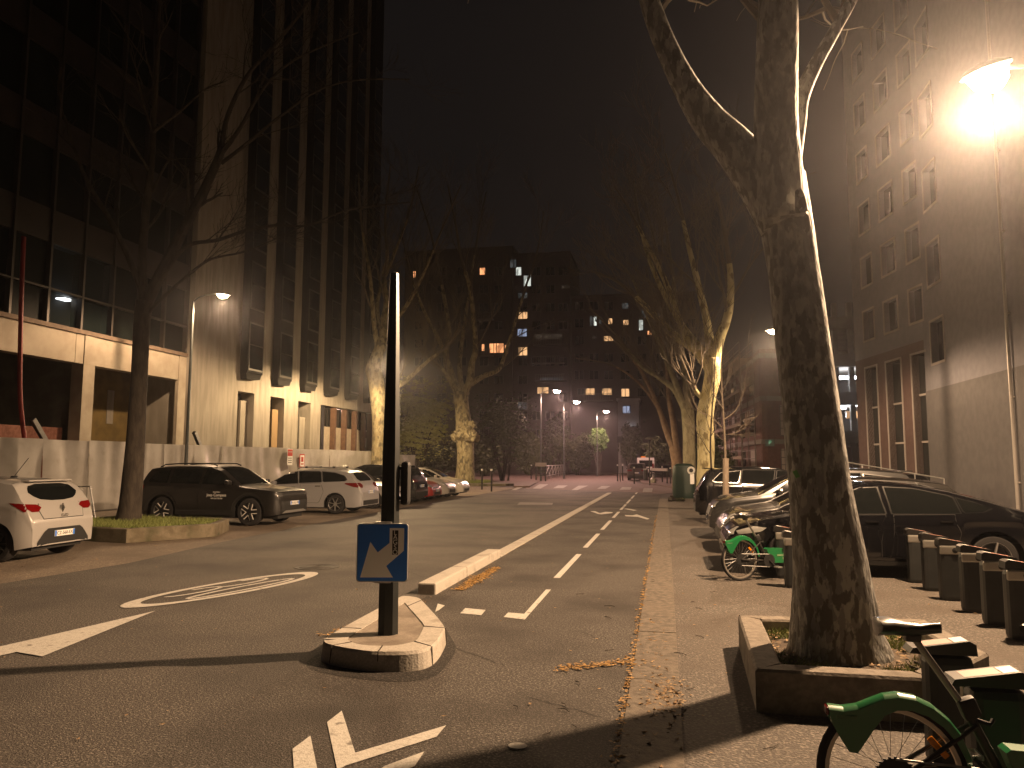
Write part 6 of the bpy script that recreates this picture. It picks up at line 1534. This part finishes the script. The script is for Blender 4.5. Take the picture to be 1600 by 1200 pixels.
# shrubs and hedges beyond the left row
def shrub(label, c_px, y, rpx, n, mat, seed, size=.16, layers=5, name='shrub', tilt=.25, z0=None):
    c = atY(c_px[0], c_px[1], y); rx, rz = rpx[0] * y / F, rpx[1] * y / F; r = thing(name, label, 'shrub', (c.x, y, 0)); rs = random.Random(seed); OO = (c.x, y, 0)
    mb = MB()
    for k in range(9):
        a = rs.uniform(0, 2 * pi); e = Vector((c.x + rx * .75 * cos(a), y + rx * .6 * sin(a), c.z + rz * rs.uniform(-.3, .8))); s0 = Vector((c.x + rs.gauss(0, .2), y + rs.gauss(0, .2), 0))
        limb(mb, [s0, s0.lerp(e, .4) + Vector((0, 0, rz * .35)), s0.lerp(e, .75) + Vector((0, 0, rz * .25)), e], .09, .015, rs, 1, 6, rx * .4, 5, .3, -.1, minr=.010)
    mb.build('stems', dark_bark, r, off=OO)
    mb = MB(); foliage(mb, c, (rx, rx * .8, rz), n, size, rs, layers, tilt); mb.build('foliage', mat, r, off=OO); return r
shrub('wide layered olive shrub left of the burled plane tree', (652, 655), 62, (62, 68), 17000, fol_mid, 1, .115, 7)
shrub('darker layered shrub right of the burled plane tree', (785, 672), 66, (52, 60), 12000, fol_dark, 2, .115, 7)
shrub('small green lit tree under the farthest pinkish lamp', (935, 688), 99, (17, 20), 3200, fol_green, 3, .22, 0, 'small_tree', .8)
shrub('dark ivy covered bush at the street end left of the lit green tree', (905, 705), 103, (26, 34), 3000, fol_dark, 4, .24, 0, tilt=.8)
shrub('tall dark bush between the far lamps', (868, 690), 104, (30, 48), 3600, fol_dark, 5, .26, 0, tilt=.8)
shrub('dark round hedge tree in front of the pale gable', (985, 690), 112, (22, 34), 2600, fol_dark, 6, .26, 0, 'small_tree', tilt=.8)
shrub('low dark hedge beyond the far parked car', (1032, 705), 96, (34, 24), 3400, fol_dark, 7, .22, 0, 'hedge', tilt=.8)
shrub('dark bushes behind the left pavement near the information board', (828, 705), 92, (30, 40), 3000, fol_dark, 8, .24, 0, tilt=.8)
shrub('dark bush beyond the end of the hoarding', (690, 715), 84, (50, 30), 3400, fol_dark, 9, .24, 0, tilt=.8)
shrub('dark bush behind the burled plane trunk', (760, 715), 86, (40, 32), 3000, fol_dark, 10, .24, 0, tilt=.8)
shrub('ground hedge at the foot of the right plane row', (1058, 785), 36, (14, 8), 900, fol_dark, 12, .07, 0, 'hedge', tilt=.8)
shrub('dark hedge between the right plane row and the brick building', (1112, 722), 47, (34, 38), 3600, fol_dark, 13, .12, 0, 'hedge', tilt=.8)

# ================================================================ LITTER
m = MB(); pts = []
for i in range(1000):
    y = rng.uniform(4.2, 26); 
    if rng.random() < (6 / y) ** .5: pts.append((-.325 + rng.gauss(0, .018), y))
for i in range(170): t = rng.random(); pts.append((-.36 - .55 * t + rng.gauss(0, .03), 7.05 - .35 * t + rng.gauss(0, .05)))
for i in range(1100):
    t = rng.random(); w_ = rng.gauss(0, .07) * (1 - abs(t - .4)); pts.append((-2.80 + w_ + .02 * t, 10.4 + 2.3 * t))
for i in range(150): pts.append((-3.02 + rng.gauss(0, .05), rng.uniform(10.2, 34)))
for i in range(120): t = rng.random(); pts.append((-3.45 + .5 * t + rng.gauss(0, .03), 7.4 + 2.2 * t))
litter(m, pts, .020, rng); o = tag(m.build('yellow_leaves', leaf_y), 'drifts of fallen yellow seeds and leaves along the kerb and gutter', 'leaves'); o['kind'] = 'stuff'
m = MB(); pts = []
for i in range(330): pts.append((-.02 + rng.gauss(0, .06), 6.05 + rng.gauss(0, .30)))
for i in range(160): pts.append((-.14 + rng.gauss(0, .08), rng.uniform(4.4, 9)))
for i in range(260): pts.append((rng.uniform(.1, 6), rng.uniform(3.5, 22)))
for i in range(240): pts.append((rng.uniform(-9, -.4), rng.uniform(4, 26)))
for i in range(200): pts.append((rng.uniform(-10.2, -8.6) - 1.0, rng.uniform(9, 24)))
litter(m, pts, .017, rng); o = tag(m.build('brown_leaves', leaf_b), 'scattered dry brown leaf bits on road and gutter', 'leaves'); o['kind'] = 'stuff'
m = MB()
for i in range(26):
    x, y = rng.uniform(-1.2, .6), rng.uniform(5, 12); a = rng.uniform(0, pi); L = rng.uniform(.04, .14); m.tube([(x, y, .012), (x + L * .5 * cos(a), y + L * .5 * sin(a), .016), (x + L * cos(a + .3), y + L * sin(a + .3), .012)], .003, 4)
o = tag(m.build('fallen_twigs', dark_bark), 'tiny fallen twigs lying near the gutter', 'twigs'); o['kind'] = 'stuff'

# ================================================================ NIGHT AIR
m = MB(); m.bx(-130, 130, -36, 185, -1.03, 46)
hz_m = bpy.data.materials.new('night haze'); hz_m.use_nodes = True; nt = hz_m.node_tree
nt.nodes.remove(nt.nodes['Principled BSDF']); v_ = nt.nodes.new('ShaderNodeVolumePrincipled')
v_.inputs['Color'].default_value = (.86, .86, .92, 1); v_.inputs['Density'].default_value = .0007; v_.inputs['Anisotropy'].default_value = .86
nt.links.new(v_.outputs[0], nt.nodes['Material Output'].inputs['Volume'])
hz = m.build('haze', hz_m); hz['kind'] = 'stuff'; hz.display_type = 'WIRE'
